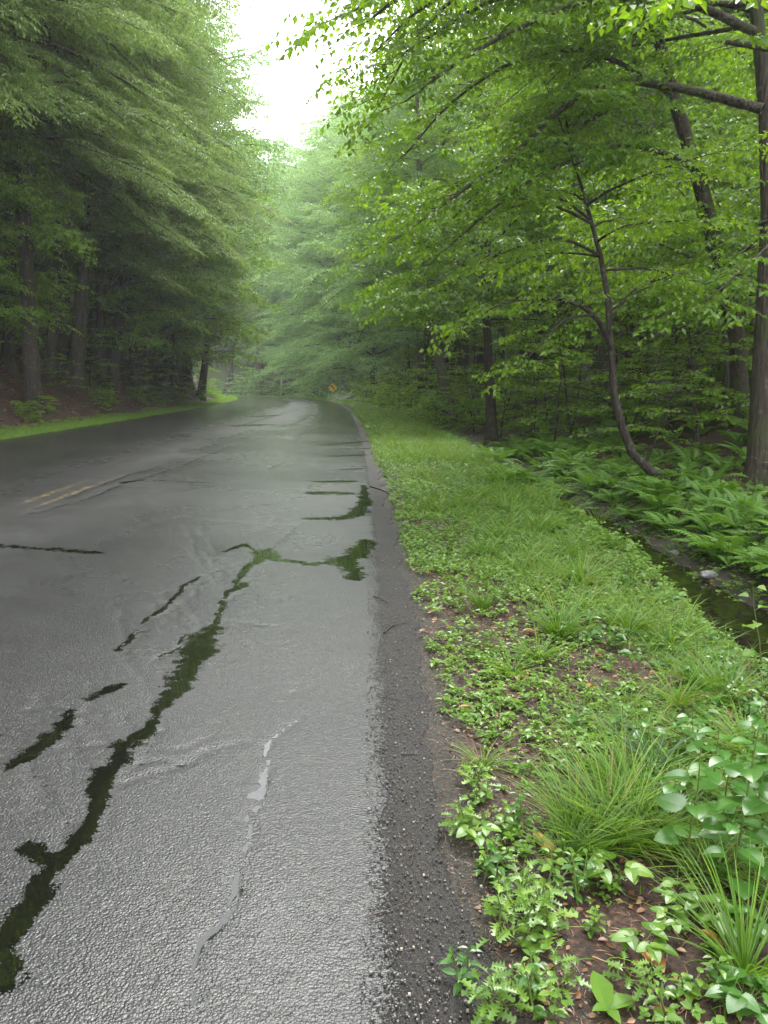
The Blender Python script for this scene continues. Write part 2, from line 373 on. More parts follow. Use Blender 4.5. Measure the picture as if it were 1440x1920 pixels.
# ------------------------------------------------------------------ ground, road, stream
def axis(*parts):
    out = []
    for a, b_, st_ in parts: out += list(np.arange(a, b_, st_))
    return A(out+[parts[-1][1]])
xs = axis((-150,-40,6),(-40,-20,1.2),(-20,-8,.4),(-8,-.5,1.2),(-.5,4.6,.05),(4.6,9,.2),(9,24,.6),(24,60,2.5),(60,200,8))
ys = axis((-30,.8,2),(.8,5,.06),(5,12,.12),(12,30,.3),(30,60,.8),(60,130,2),(130,300,8))
X, Y = np.meshgrid(xs, ys); Z = terr(X, Y); D, S = lateral(X, Y)
ny, nx = X.shape; i = np.arange(ny-1)[:, None]*nx+np.arange(nx-1)[None]
Q = np.stack([i, i+1, i+nx+1, i+nx], -1).reshape(-1, 4)
r_ = D-HW
mudv = np.clip(1-np.abs(r_-3.2)/1.1, 0, 1); mudv = np.clip(mudv*2.2, 0, 1); mudv = np.maximum(mudv, np.clip((.34-np.maximum(r_, 0))*4, 0, 1)*(D > 0))
grv = np.where(D < 0, np.clip(1.15-np.abs(-r_-2*HW-.45)*2, 0, 1)*1.0, np.clip((S-5)/12, 0, 1)*np.clip((r_-.1)*3, 0, 1)*np.clip((2.3-r_)*3, 0, 1)*.8)
grv = np.maximum(grv, np.clip((np.abs(D)-HW-22)/8, 0, 1)*.7); grv = np.maximum(grv, np.where((D > 0) & (S > 60), np.clip((r_-.1)*2, 0, 1)*.8, 0))
g_o = link('ground', mesh_data('ground', np.stack([X, Y, Z], -1).reshape(-1, 3), Q, M['soil'], None, True, {'mud': mudv.ravel(), 'green': grv.ravel()}))
tag(g_o, 'forest floor of brown needles and leaf litter either side of the road', None, None, 'structure')

# road sheet
def px_path(pts): return A([on_plane(x, y, 0, -SLOPE)[:2] for x, y in pts])
def seg_dist(q, path):
    best = np.full(len(q), 1e9); par = np.zeros(len(q)); n = len(path)-1
    for k in range(n):
        a, b_ = path[k], path[k+1]; ab = b_-a; tt = np.clip(((q-a)@ab)/max(ab@ab, 1e-9), 0, 1)
        d = np.linalg.norm(q-(a+tt[:, None]*ab), axis=1); m_ = d < best; best[m_] = d[m_]; par[m_] = (k+tt[m_])/n
    return best, par
ss = axis((-28,.8,3),(.8,7,.022),(7,13,.035),(13,24,.05),(24,50,.2),(50,90,1),(90,190,2.5))
dd = axis((-HW,-.5,.06),(-.5,HW-.0,.024),(HW,HW+.06,.02),(HW+.06,HW+.1,.04))
p, n = curve(ss)
DD, SS = np.meshgrid(dd, ss)
jag = (vnoise(ss, ss*0, 2.3, 7)-.5)*.16+(vnoise(ss, ss*0, 9, 8)-.5)*.05
DDj = np.where(DD > HW-.5, HW-.5+(DD-(HW-.5))*(1+jag[:, None]/.5), DD)
XY = p[:, None]+DDj[..., None]*n[:, None]; RX, RY = XY[..., 0], XY[..., 1]; q = XY.reshape(-1, 2)
RZ = HW*SLOPE-DDj*SLOPE
RZ = RZ-np.clip(1-np.abs(np.abs(DD)-HW)/.05, 0, 1)*.0-np.where(DD > HW+.05, .05, 0)-np.where(DD <= -HW+.01, .05, 0)
q = q+np.stack([vnoise(q[:,0],q[:,1],6,11)-.5, vnoise(q[:,0],q[:,1],6,12)-.5], 1)*.06+np.stack([vnoise(q[:,0],q[:,1],22,13)-.5, vnoise(q[:,0],q[:,1],22,14)-.5], 1)*.022
film = np.zeros(len(q)); water = np.zeros(len(q)); crack = np.zeros(len(q)); gloss = np.zeros(len(q))
def puddle(pts, ws, gain=1.):
    global water
    d, par = seg_dist(q, px_path(pts)); w_ = np.interp(par, np.linspace(0, 1, len(ws)), ws)
    water = np.maximum(water, np.clip((1.1-d/np.maximum(w_, 1e-4)*.75), 0, 1)*gain)
def crk(pts, w_=.012, gain=1.):
    global crack
    d, par = seg_dist(q, px_path(pts)); crack = np.maximum(crack, np.clip(1.1-d/(w_*2.6), 0, 1)*(.45+.55*gain))
def glo(px, py, rx, g=1.):
    global gloss
    c = px_path([(px, py)])[0]; d = np.linalg.norm((q-c)*A([1, .6]), axis=1); gloss = np.maximum(gloss, np.clip(1-d/rx, 0, 1)*g)
puddle([(0,1775),(60,1690),(120,1620),(165,1540),(190,1470),(235,1400),(290,1350),(340,1270),(385,1200),(402,1180)], [.05,.04,.035,.03,.045,.065,.03,.085,.10,.06])
puddle([(30,1600),(90,1620),(130,1610)], [.03,.04,.03]); puddle([(0,1850),(20,1790)], [.06,.04])
puddle([(402,1180),(420,1130),(445,1095),(470,1060),(500,1030)], [.02,.03,.02,.05,.06])
puddle([(435,1110),(462,1095)], [.05,.05])
puddle([(210,1290),(165,1305)], [.035,.045]); puddle([(140,1330),(100,1365),(60,1410),(20,1440)], [.02,.05,.05,.02])
puddle([(375,1080),(350,1095),(320,1130),(260,1180),(222,1222)], [.018,.02,.022,.012,.02])
puddle([(490,1035),(520,1050),(575,1058),(640,1055),(668,1042),(688,1015)], [.13,.09,.055,.08,.13,.10])
puddle([(640,1050),(660,1065),(670,1085)], [.15,.14,.08])
puddle([(575,972),(620,972),(670,965),(684,940),(682,910)], [.08,.12,.12,.09,.05])
puddle([(590,925),(640,925),(655,925)], [.16,.2,.14]); puddle([(600,903),(660,902)], [.12,.13])
puddle([(620,855),(680,853)], [.12,.14], .85); puddle([(630,842),(690,840)], [.10,.12], .85); puddle([(640,880),(680,878)], [.08,.08], .8)
puddle([(600,835),(690,826)], [.10,.12], .75); puddle([(400,905),(290,900)], [.05,.04], .8); puddle([(0,1024),(90,1032),(180,1038)], [.09,.08,.05], .75)
puddle([(230,905),(270,899)], [.06,.05], .9); puddle([(450,797),(500,795)], [.5,.4], .75); puddle([(470,780),(520,777)], [.4,.3], .7); puddle([(420,770),(480,768)], [.4,.3], .65)
crk([(340,1915),(360,1850),(400,1750),(430,1690),(445,1650),(440,1610),(465,1560),(498,1500),(502,1470),(490,1445),(505,1400),(545,1350)], .006, .6)
def flm(pts, ws):
    global film
    d, par = seg_dist(q, px_path(pts)); w_ = np.interp(par, np.linspace(0, 1, len(ws)), ws); film = np.maximum(film, np.clip(1-d/(w_*5), 0, 1))
flm([(340,1915),(360,1850),(385,1785),(400,1750),(430,1690),(445,1650),(440,1610),(465,1560),(498,1500),(502,1470),(490,1445),(505,1400),(525,1370),(545,1350)], [.007,.008,.010,.013,.014,.010,.006,.008,.013,.017,.012,.009,.006,.005])
flm([(500,1480),(482,1492),(470,1500)], [.02,.012,.004]); flm([(440,1650),(420,1655),(405,1640)], [.01,.008,.004])
flm([(430,1030),(450,1022),(470,1030)], [.03,.035,.02]); flm([(415,1035),(440,1028)], [.02,.02]); flm([(300,1235),(330,1215),(352,1190)], [.008,.014,.010])
for pts, w_ in (([(0,1775),(120,1620),(190,1470),(290,1350),(402,1180),(445,1095),(500,1030)], .016), ([(500,1030),(545,995),(580,975)], .012),
    ([(222,1222),(320,1130),(375,1080),(420,1065)], .012), ([(300,1160),(360,1120),(378,1090)], .007), ([(430,835),(380,856),(330,876),(280,892),(240,903),(190,925),(130,945),(60,962)], .045),
    ([(430,835),(505,839)], .06), ([(120,935),(240,890),(300,872)], .04), ([(265,902),(330,904),(390,911)], .05), ([(330,971),(420,976),(485,985),(560,985)], .022), ([(660,770),(600,800),(560,815)], .06), ([(520,800),(560,790),(585,775)], .1), ([(440,800),(560,765)], .1), ([(0,880),(120,855),(200,842)], .05), ([(530,850),(560,840),(552,830),(560,815)], .03), ([(500,880),(540,862),(590,868)], .03),
    ([(575,925),(585,905),(660,903)], .02), ([(545,1000),(530,1015)], .01), ([(300,1240),(350,1200),(375,1180)], .006), ([(200,800),(130,815),(30,840)], .05), ([(235,834),(270,829)], .06),
    ([(480,990),(560,1350)], .002), ([(640,1160),(690,1130)], .006), ([(90,800),(300,780),(420,765)], .04)):
    crk(pts, w_, .9)
for gpx in ((580,1290,.20,.8),(520,1745,.2,.7),(430,1030,.3),(345,1215,.12),(560,1835,.12,.7),(600,1010,.45),(490,1480,.10)): glo(*gpx)
gloss *= np.clip(2.2*vnoise(q[:,0], q[:,1], 26, 61)-.5, 0, 1)
for k_ in range(26):                                     # fine branching cracks beside the main one
    mp_ = [(0,1775),(120,1620),(190,1470),(290,1350),(402,1180),(445,1095),(500,1030),(560,990)]; f_ = rnd.random()*6.6; i_ = int(f_); x0 = mp_[i_][0]+(f_-i_)*(mp_[i_+1][0]-mp_[i_][0]); y0 = mp_[i_][1]+(f_-i_)*(mp_[i_+1][1]-mp_[i_][1])
    zz_ = (y0-722)/700; sg_ = rnd.choice((-1,-1,1)); pt_ = [(x0, y0)]; dx, dy = sg_*rnd.uniform(20,70)*zz_, -rnd.uniform(-10,70)*zz_
    for j_ in range(4): pt_.append((pt_[-1][0]+dx*rnd.uniform(.4,1.2), pt_[-1][1]+dy*rnd.uniform(.3,1.3)+rnd.gauss(0,12)*zz_))
    crk(pt_, rnd.uniform(.006,.012), rnd.uniform(.5,.9))
crack *= .75+.25*vnoise(q[:,0], q[:,1], 30, 3)
gravel = np.clip((DDj-(HW-.30))/.30, 0, 1).ravel()*1.25-.08
gravel = gravel*np.clip(1.35-np.clip((SS.ravel()-14)/50, 0, .6), 0, 1)
DC = DDj.ravel()-.15
paint = np.maximum(np.clip(1-np.abs(DC-.13)/.06, 0, 1), np.clip(1-np.abs(DC+.13)/.06, 0, 1))
paint = (paint > .05)*np.clip(.70-.25*vnoise(q[:,0], q[:,1], .5, 21)*2*1, 0, 1)
paint = paint*np.clip(1.12-np.abs(SS.ravel()-8.6)/14, .62, 1.05)
RZf = RZ.ravel()-np.clip(crack, 0, 1)*np.clip(1-water*2, 0, 1)*.006+(vnoise(q[:,0], q[:,1], 1.1, 4)-.5)*.012
nyr, nxr = RX.shape; i = np.arange(nyr-1)[:, None]*nxr+np.arange(nxr-1)[None]
Q = np.stack([i, i+1, i+nxr+1, i+nxr], -1).reshape(-1, 4)
road = link('road', mesh_data('road', np.stack([RX.ravel(), RY.ravel(), RZf], 1), Q, M['asphalt'], None, True, {'water': water, 'crack': crack, 'gravel': gravel, 'gloss': gloss, 'film': film, 'paint': paint, 'track': np.clip(1.6*vnoise(DC*.9, SS.ravel()*.05+DC*.02, 1., 71)-.3+.5*(vnoise(q[:,0], q[:,1], .7, 72)-.5), 0, 1)*np.clip(.75+DC*.35, .15, 1)}))
tag(road, 'wet cracked two lane asphalt road with puddles and worn yellow lines', None, None, 'structure')

sw = np.arange(-6, 75, .5); p, n = curve(sw); wv = []
for dlt in (2.2, 4.2): wv.append(np.concatenate([p+n*(HW+dlt), np.full((len(sw), 1), -.63)], 1))
k = len(sw); i = np.arange(k-1)
tag(link('stream_water', mesh_data('stream_water', np.vstack(wv), np.stack([i, i+k, i+k+1, i+1], 1), M['water'])), 'narrow brown stream in the ditch', None, None, 'structure')
# low asphalt kerb at the bend
gk = Geo(); sk = np.linspace(44, 74, 40); p, n = curve(sk)
prof = [(0.02,-.02),(.03,.09),(.08,.13),(.2,.13),(.26,-.1)]
V = np.stack([np.concatenate([p+n*(HW+a), np.full((40, 1), h)], 1) for a, h in prof], 1).reshape(-1, 3)
i = (np.arange(39)[:, None]*5+np.arange(4)[None]); gk.add(V, np.stack([i, i+1, i+6, i+5], -1).reshape(-1, 4))
tag(link('kerb', gk.data('kerb', M['bark_dark'], True)), 'low dark kerb along the outside of the bend', None, None, 'structure')

# ------------------------------------------------------------------ foliage generator
def leaves_from_twigs(g, T, ps, ds, Ls, sp, leaf, wid, njit=.55, droop=.35, out=.9, along=.55):
    ps = A(ps); ds = A(ds); Ls = A(Ls)
    k = np.maximum(2, (Ls/sp).astype(int)); idx = np.repeat(np.arange(len(ps)), k)
    first = np.concatenate([[0], np.cumsum(k)[:-1]]); j = np.arange(len(idx))-np.repeat(first, k)
    f = (j+.5+rng.random(len(idx))*.6)/k[idx]
    base = ps[idx]+ds[idx]*(Ls[idx]*f)[:, None]; base[:, 2] -= .25*(Ls[idx]*f)**2
    d = ds[idx]; s = nrmz(np.cross(d, UP)+1e-6)*np.where(j % 2 == 0, 1, -1)[:, None]
    e = rng.normal(0, 1, (len(idx), 3))
    dirv = d*along+s*out+e*.28; dirv[:, 2] -= droop
    nv = UP[None]+rng.normal(0, njit, (len(idx), 3))
    sz = leaf*(.65+.6*rng.random(len(idx)))
    place(g, T, base, dirv, nv, sz, sz*wid)
class Par:
    def __init__(s, **k): s.__dict__.update(dict(sub_sp=.32, sub_len=1.3, sub_ang=52, sub_droop=.10, twig_sp=.2, twig_len=.55, leaf_sp=.07, leaf=.10, wid=.6, T=T_KITE, njit=.5, droop=.35, out=.9, along=.55, wood_sub=True, start=.22, vz=.12)); s.__dict__.update(k)
def along_path(pts, t):
    pts = np.asarray(pts); L = np.concatenate([[0], np.cumsum(np.linalg.norm(np.diff(pts, axis=0), axis=1))]); x = t*L[-1]
    p = A([np.interp(x, L, pts[:, c]) for c in range(3)]); k = min(np.searchsorted(L, x, 'right')-1, len(pts)-2); k = max(k, 0)
    return p, nrmz(pts[k+1]-pts[k]), L[-1]
def foliate(limb, r0, Pm, wood, tw, start=None):
    start = Pm.start if start is None else start
    _, _, L = along_path(limb, 0); n = max(2, int(L*(1-start)/Pm.sub_sp)); side = 1
    for i in range(n+1):
        t = start+(1-start)*min(1, (i+rnd.random()*.7)/n); p, d, _ = along_path(limb, t); side = -side
        h = np.cross(d, UP); h = h/max(np.linalg.norm(h), .05); h = nrmz(h+A([rnd.gauss(0,.25), rnd.gauss(0,.25), rnd.gauss(0,.1)]))
        ang = R(Pm.sub_ang*(.75+.5*rnd.random())) if i < n else R(8)
        v = d*math.cos(ang)+h*side*math.sin(ang); v[2] = v[2]*.6+rnd.gauss(.02, Pm.vz); v = nrmz(v)
        sl_ = Pm.sub_len*(1.15-.65*t)*(.6+.7*rnd.random())
        sp_ = [p+v*sl_*f+A([0, 0, -Pm.sub_droop*(sl_*f)**2]) for f in (0, .33, .66, 1)]
        if Pm.wood_sub: tube(wood, sp_, [max(r0*.28*(1-t*.5), .006), .006, .005, .003], 3)
        m_ = max(2, int(sl_/Pm.twig_sp)); s2 = 1
        for j in range(m_+1):
            f = min(1, .12+.88*(j+rnd.random()*.5)/m_); q_, d2, _ = along_path(sp_, f); s2 = -s2
            h2 = np.cross(d2, UP); h2 = h2/max(np.linalg.norm(h2), .05)
            a2 = R(50*(.7+.6*rnd.random())) if j < m_ else 0
            v2 = d2*math.cos(a2)+h2*s2*math.sin(a2); v2[2] += rnd.gauss(0, Pm.vz)
            tw[0].append(q_); tw[1].append(nrmz(v2)); tw[2].append(Pm.twig_len*(1.1-.55*f)*(.6+.7*rnd.random()))
def gen_limb(p0, az, L, e0, curve_, n=7, wob=.06):
    pts = [A(p0)]; e = e0; a = az
    for k in range(n-1):
        st_ = L/(n-1); e += curve_/(n-1); a += rnd.gauss(0, wob*1.6)
        pts.append(pts[-1]+st_*A([math.cos(a)*math.cos(e), math.sin(a)*math.cos(e), math.sin(e)])); e += rnd.gauss(0, wob)
    return A(pts)
def trunk_path(base, top, n=9, wob=.12):
    base = A(base, ); top = A(top); t = np.linspace(0, 1, n)[:, None]
    p = base+(top-base)*t; p[1:, :2] += np.cumsum(rng.normal(0, wob, (n-1, 2)), 0)*.6; return p
def trunk_tube(g, pts, r0, r1, n=10, flare=1.35):
    m_ = len(pts); t = np.linspace(0, 1, m_); rad = r0+(r1-r0)*t
    q_ = np.vstack([pts[0]-A([0, 0, .35]), pts[0]+.02*(pts[1]-pts[0]), pts[0]+.25*(pts[1]-pts[0]), pts[1:]])
    rad = np.concatenate([[r0*flare*1.35, r0*flare*1.1, r0*1.08], rad[1:]]); tube(g, q_, rad, n, .5, .07)
def build_tree(kind_name, label, cat, group, trunk, r0, r1, barkm, leafm, Pm, limbs=(), auto=None, base=None, hero_limbs=()):
    """a tree: Empty at the base > trunk (with its limbs) and crown"""
    base = A(trunk[0]) if base is None else base
    wood = Geo(); tw = ([], [], []); lv = Geo()
    trunk = np.asarray(trunk); trunk_tube(wood, trunk, r0, r1)
    for pts, a, b_ in hero_limbs:
        pts = catmull(np.asarray(pts), 4); tube(wood, pts, np.linspace(a, b_, len(pts)), 6, .5, .15)
        foliate(pts, a, Pm, wood, tw, .3)
    if auto:
        H = trunk[-1][2]-trunk[0][2]
        for k in range(auto['n']):
            t = auto['t0']+(1-auto['t0'])*((k+rnd.random())/auto['n'])**auto.get('pw', 1.); p_, d_, _ = along_path(trunk, min(t, .995))
            u = (t-auto['t0'])/(1-auto['t0'])
            L = auto['L']*auto['shape'](u)*(.7+.5*rnd.random())
            az = k*2.4+rnd.gauss(0, .35)
            if 'bias' in auto and rnd.random() < auto['bias'][1]: az = auto['bias'][0]+rnd.gauss(0, .7)
            e0 = auto['e0']*(1-u)+auto['e1']*u+rnd.gauss(0, .12)
            pts = gen_limb(p_, az, max(L, .5), e0, auto['curve'])
            rl = min(max(.01, .011*L), r0*.45)
            tube(wood, pts, np.linspace(rl, .006, len(pts)), 5, .5)
            foliate(pts, rl, Pm, wood, tw)
    leaves_from_twigs(lv, Pm.T, *tw, Pm.leaf_sp, Pm.leaf, Pm.wid, Pm.njit, Pm.droop, Pm.out, Pm.along)
    o = empty(kind_name, base, label, cat, group)
    link('trunk', wood.data('trunk', barkm, True, base), o)
    link('crown', lv.data('crown', leafm, False, base), o)
    return o, sum(len(x) for x in lv.Q)
COUNT = []
# parameter sets
HEM = Par(sub_sp=.17, sub_len=1.5, sub_ang=55, sub_droop=.2, twig_sp=.11, twig_len=.5, leaf_sp=.05, leaf=.13, wid=.36, njit=.3, droop=.25, out=.75, along=.8, wood_sub=False, start=.16, vz=.05)
DEC = Par(sub_sp=.26, sub_len=2.0, twig_sp=.17, twig_len=.8, leaf_sp=.075, leaf=.15, wid=.66, wood_sub=True, vz=.26, njit=.75, droop=.6)
BEE = Par(sub_sp=.26, sub_len=1.35, twig_sp=.17, twig_len=.5, leaf_sp=.06, leaf=.085, wid=.6, droop=.45, njit=.5, vz=.1)
SAP = Par(sub_sp=.16, sub_len=.6, twig_sp=.12, twig_len=.26, leaf_sp=.055, leaf=.10, wid=.72, T=T_HEX, droop=.25, njit=.28, vz=.05, start=.3)
conic = lambda u: 1.08*(1-u)**.5+.05
dome = lambda u: .6+.6*math.sin(math.pi*min(1, u*.8+.15))-.3*u

def proto_hemlock(seed, H, L, n, label, group, t0=.14):
    rnd.seed(seed)
    o, c = build_tree('hemlock_tree', label, 'tree', group, trunk_path((0,0,0), (rnd.gauss(0,.3), rnd.gauss(0,.3), H)), .0088*H+.02, .03, M['bark_dark'], M['hemlock'], HEM,
        auto=dict(n=n, t0=t0, L=L, shape=conic, e0=.02, e1=.5, curve=-.55)); COUNT.append(('hemlock', c)); return o
def proto_dec(seed, H, L, n, label, group, leafm, t0=.2, Pm=DEC, barkm='bark', e0=.5, name='broadleaf_tree'):
    rnd.seed(seed)
    o, c = build_tree(name, label, 'tree', group, trunk_path((0,0,0), (rnd.gauss(0,.8), rnd.gauss(0,.8), H), 10, .16), .011*H+.03, .03, M[barkm], M[leafm], Pm,
        auto=dict(n=n, t0=t0, L=L, shape=dome, e0=e0, e1=1.0, curve=-.75)); COUNT.append(('dec', c)); return o

LG, RG, FG = 'hemlocks along the left bank', 'broadleaf trees on the wooded right slope', 'trees around the far bend'
LL = 'tall dark green hemlock with drooping sprays in the tree wall on the left bank'
LD = 'tall broadleaf tree with bright green crown among the hemlocks on the left'
RL = 'slim broadleaf tree with a high leafy crown deep in the wood on the right slope'
FL = 'hazy pale green tree standing beyond the bend at the far end of the road'
hem = [proto_hemlock(31+k, H, L, n, LL, LG, t0) for k, (H, L, n, t0) in enumerate(((23,5.2,96,.13),(20,4.8,86,.10),(25,5.6,100,.16),(24,5.4,88,.30)))]
dec = [proto_dec(51+k, H, L, n, RL, RG, lm, t0) for k, (H, L, n, lm, t0) in enumerate(((22,5.4,60,'beech',.2),(19,5.0,56,'maple',.13),(24,5.8,56,'beech',.36),(17,4.8,54,'maple',.10),(21,5.4,50,'maple',.36)))]
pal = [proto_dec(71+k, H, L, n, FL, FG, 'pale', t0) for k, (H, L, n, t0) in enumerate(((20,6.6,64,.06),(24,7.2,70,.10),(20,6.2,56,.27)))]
used = set()
def plant(proto, x, y, rz, sc, label=None, group=None, tilt=(0,0), lean=0.):
    if lean: tilt = (lean*math.sin(rz), lean*math.cos(rz))
    z = tz(x, y)-.05
    if proto.name not in used:
        used.add(proto.name); o = proto; o.location = (x, y, z); o.rotation_euler = (tilt[0], tilt[1], rz); o.scale = (sc,)*3
        if label: o['label'] = label
        if group: o['group'] = group
    else: o = copy_thing(proto, (x, y, z), rz, sc, label, group, tilt)
    return o

# left wall: hemlocks and broadleaf trees in rows along the bank
rnd.seed(3)
for k, (l, s, pr, sc) in enumerate([
    (1.9,25,3,1.05),(2.4,35.5,3,1.05),(3.6,27.5,3,.95),(3.3,30.5,3,.9),(3.9,33.5,3,.95),(2.2,39,3,1.0),(6.5,60,0,1.0),(9,70,2,.8),
    (4.2,13,3,1.),(5,3,3,1.05),(4,-3,3,1.),(3.4,21,3,1.),(4.4,17,3,.95),(7.5,23,1,1.1),(7.0,29,2,1.0),(8.5,35,0,1.1),(6.0,36,1,.95),(5.4,44,2,1.0),(6.2,50,0,1.05),(5.5,57,1,1.1),(6.5,65,2,1.0),(13,27,0,1.15),(14,36,1,1.2),(13,46,2,1.1),(14,56,0,1.2),(12,66,1,1.2),(19,33,2,1.2),(21,45,0,1.2),(20,60,1,1.2)]):  # hemlocks nearest the camera are out of frame, added to darken the left lane
    p_, n_ = curve([s]); x, y = p_[0]-n_[0]*(HW+l); plant(hem[pr], x, y, rnd.random()*6.28, sc, lean=.06 if l < 4 and 20 < s < 48 else 0.)
for k, (l, s, pr, sc) in enumerate([(2.4,8.5,2,1.25),(2.8,14,4,1.1),(2.6,3,2,1.2),(2.2,46,1,1.0),(3.0,53.5,3,1.0),(2.6,35,1,.8),(2.0,50,3,1.15),(5,57,1,.9),(3.6,25,3,.7),(9.5,42,0,1.1),(10,58,2,1.1)]):  # nearest broadleaf trees, also unseen, added to shade the road and its reflections
    p_, n_ = curve([s]); x, y = p_[0]-n_[0]*(HW+l); plant(dec[pr], x, y, rnd.random()*6.28, sc, LD, 'broadleaf trees among the left hemlocks')
for l, s, pr, sc in ((2.4,42.5,2,1.0),(3.0,47.5,1,.95),(3.6,53,2,1.05)):
    p_, n_ = curve([s]); x, y = p_[0]-n_[0]*(HW+l); plant(pal[pr], x, y, rnd.random()*6.28, sc, 'lighter green broadleaf tree at the road end of the left tree wall', 'lighter trees of the left wall', lean=.05)
# right slope
for k in range(64):
    s = 12+rnd.random()**.8*62; r = 8.5+rnd.random()**1.2*26
    if s < 24 and r < 14: r += 7
    pr_ = (2, 4)[k % 2] if r < 22 else rnd.randrange(5)
    p_, n_ = curve([s]); x, y = p_[0]+n_[0]*(HW+r); plant(dec[pr_], x, y, rnd.random()*6.28, .8+.4*rnd.random(), RL, RG, (rnd.gauss(0,.03), rnd.gauss(0,.03)))
for r, s, pr, sc in ((6.0,41,4,1.0),(5.6,48,4,1.0),(5.4,55,2,.95),(5.6,62,4,1.0),(7.5,52,0,1.),(8,64,2,1.)):
    p_, n_ = curve([s]); x, y = p_[0]+n_[0]*(HW+r); plant(dec[pr], x, y, rnd.random()*6.28, sc, 'broadleaf tree leaning its crown over the right edge of the road near the bend', 'roadside trees before the bend')
# beyond the bend
for px, yy, pr, sc in ((590,112,0,1.3),(612,106,1,1.12),(632,100,1,1.2),(645,92,0,1.2),(660,97,1,1.3),(680,86,1,1.2),(700,80,0,1.25),(575,108,1,1.15),(560,118,1,1.15),(540,122,0,1.2),(605,124,1,1.25),(650,122,0,1.35),(520,126,1,1.3),(500,128,0,1.4),(690,110,1,1.4)):
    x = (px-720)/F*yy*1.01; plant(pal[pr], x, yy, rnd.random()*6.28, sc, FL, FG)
for r, s, pr, sc in ((4.6,50,2,1.0),(6.2,58,2,1.05),(7.6,66,2,1.0),(8.5,61,2,1.05)):
    x, y = (lambda c: (c[0][0]+c[1][0]*(HW+r), c[0][1]+c[1][1]*(HW+r)))([a[0] for a in curve([s])]); plant(pal[pr], x, y, rnd.random()*6.28, sc, 'pale green tree leaning over the right road edge well before the bend', 'pale trees over the right road edge')
for k in range(26):
    s = 25+rnd.random()*60; r = 26+rnd.random()*24; p_, n_ = curve([s]); x, y = p_[0]+n_[0]*(HW+r); plant(dec[rnd.randrange(5)], x, y, rnd.random()*6.28, 1.+.4*rnd.random(), RL, RG)
for k in range(34):
    a = k/33; s = 66+a*62+rnd.gauss(0, 2); r = 10+rnd.random()**1.2*30
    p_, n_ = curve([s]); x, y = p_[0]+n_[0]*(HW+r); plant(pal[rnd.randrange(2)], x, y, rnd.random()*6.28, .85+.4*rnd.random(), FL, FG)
print('leaf faces', COUNT)
# ------------------------------------------------------------------ the near trees on the right, each with its own trunk and limbs
rnd.seed(101)
def PP(*a): return [P(*q) for q in a]
NEAR = Par(**{**BEE.__dict__, 'sub_sp': .2, 'sub_len': 1.5, 'twig_sp': .14, 'twig_len': .55, 'leaf_sp': .047, 'leaf': .098})
b1 = G(1424, 902); y1 = b1[1]
build_tree('big_tree', 'thickest mottled brown trunk at the right edge, standing in the ferns beside the stream', 'tree', None,
    [b1]+PP((1428,760,y1),(1437,560,y1),(1444,400,y1+.1),(1436,200,y1+.2),(1416,0,y1+.3),(1400,-220,y1+.4),(1385,-500,y1+.5)), .205, .06, M['bark'], M['beech'], NEAR,
    auto=dict(n=22, t0=.62, L=4.2, shape=dome, e0=.1, e1=.9, curve=-.5, bias=(math.pi*.95, .6)),
    hero_limbs=[(PP((1430,205,y1),(1330,178,13.6),(1240,160,13.2),(1150,152,12.8),(1060,200,12.3),(960,290,12),(850,370,11.5),(740,450,11)), .085, .012),
        (PP((1415,60,y1),(1300,10,13),(1150,-10,12),(1000,40,11),(870,110,10.5),(760,190,10)), .07, .012),
        (PP((1408,-150,y1),(1200,-220,12.5),(1000,-180,11),(850,-90,10),(740,0,9.3),(690,40,9)), .07, .012),
        (PP((1400,-250,y1),(1200,-330,11),(1000,-260,9.8),(850,-140,9.3),(730,-40,9),(665,20,8.8)), .06, .01),
        (PP((1400,-200,y1),(1180,-120,12.5),(960,-60,11.4),(800,10,10.8),(700,100,10.4)), .06, .01),
        (PP((1440,90,y1),(1390,82,12.5),(1345,74,12)), .06, .03),
        (PP((1425,420,y1),(1500,400,12),(1420,480,10.5),(1330,560,10)), .04, .008),
        (PP((1410,-60,y1),(1450,-160,11),(1400,-100,8.5),(1300,0,7.4)), .05, .01)])
b2 = G(1388, 800); y2 = b2[1]
build_tree('leaning_tree', 'leaning forked trunk just left of the thickest right hand trunk, with arching side limbs', 'tree', None,
    [b2]+PP((1384,640,y2-.6),(1346,480,y2-1),(1322,380,y2-1.2),(1300,300,y2-1.4),(1262,180,y2-1.7),(1240,90,y2-1.9),(1216,20,y2-2),(1190,-120,y2-2.2),(1160,-330,y2-2.5)), .20, .07, M['bark'], M['beech'], NEAR,
    auto=dict(n=16, t0=.68, L=3.6, shape=dome, e0=.1, e1=.9, curve=-.5, bias=(math.pi, .6)),
    hero_limbs=[(PP((1302,315,y2-1.4),(1270,300,14),(1230,282,13.5),(1150,275,13),(1010,330,12.4),(890,420,12),(790,510,11.6)), .06, .01),
        (PP((1342,515,y2-1),(1290,511,14.6),(1220,528,14.2),(1180,552,14),(1140,600,13.8)), .05, .012),
        (PP((1220,40,y2-2),(1100,-30,13),(950,-10,12),(820,60,11.5),(730,120,11)), .06, .01),
        (PP((1255,170,y2-1.7),(1150,200,13.6),(1040,270,13),(930,330,12.6),(830,430,12.2)), .05, .01),
        (PP((1190,-120,y2-2.2),(1050,-100,12.6),(900,-40,12),(790,60,11.6),(715,190,11.2)), .06, .01),
        (PP((1262,180,y2-1.7),(1120,100,13.4),(980,110,12.8),(850,190,12.4),(760,290,12)), .05, .01),
        (PP((1225,30,y2-2),(1205,10,15),(1190,-60,15),(1100,-200,14)), .10, .03)])
b3 = G(1268, 908); y3 = b3[1]
SM = Par(**{**NEAR.__dict__, 'sub_len': 1.0})
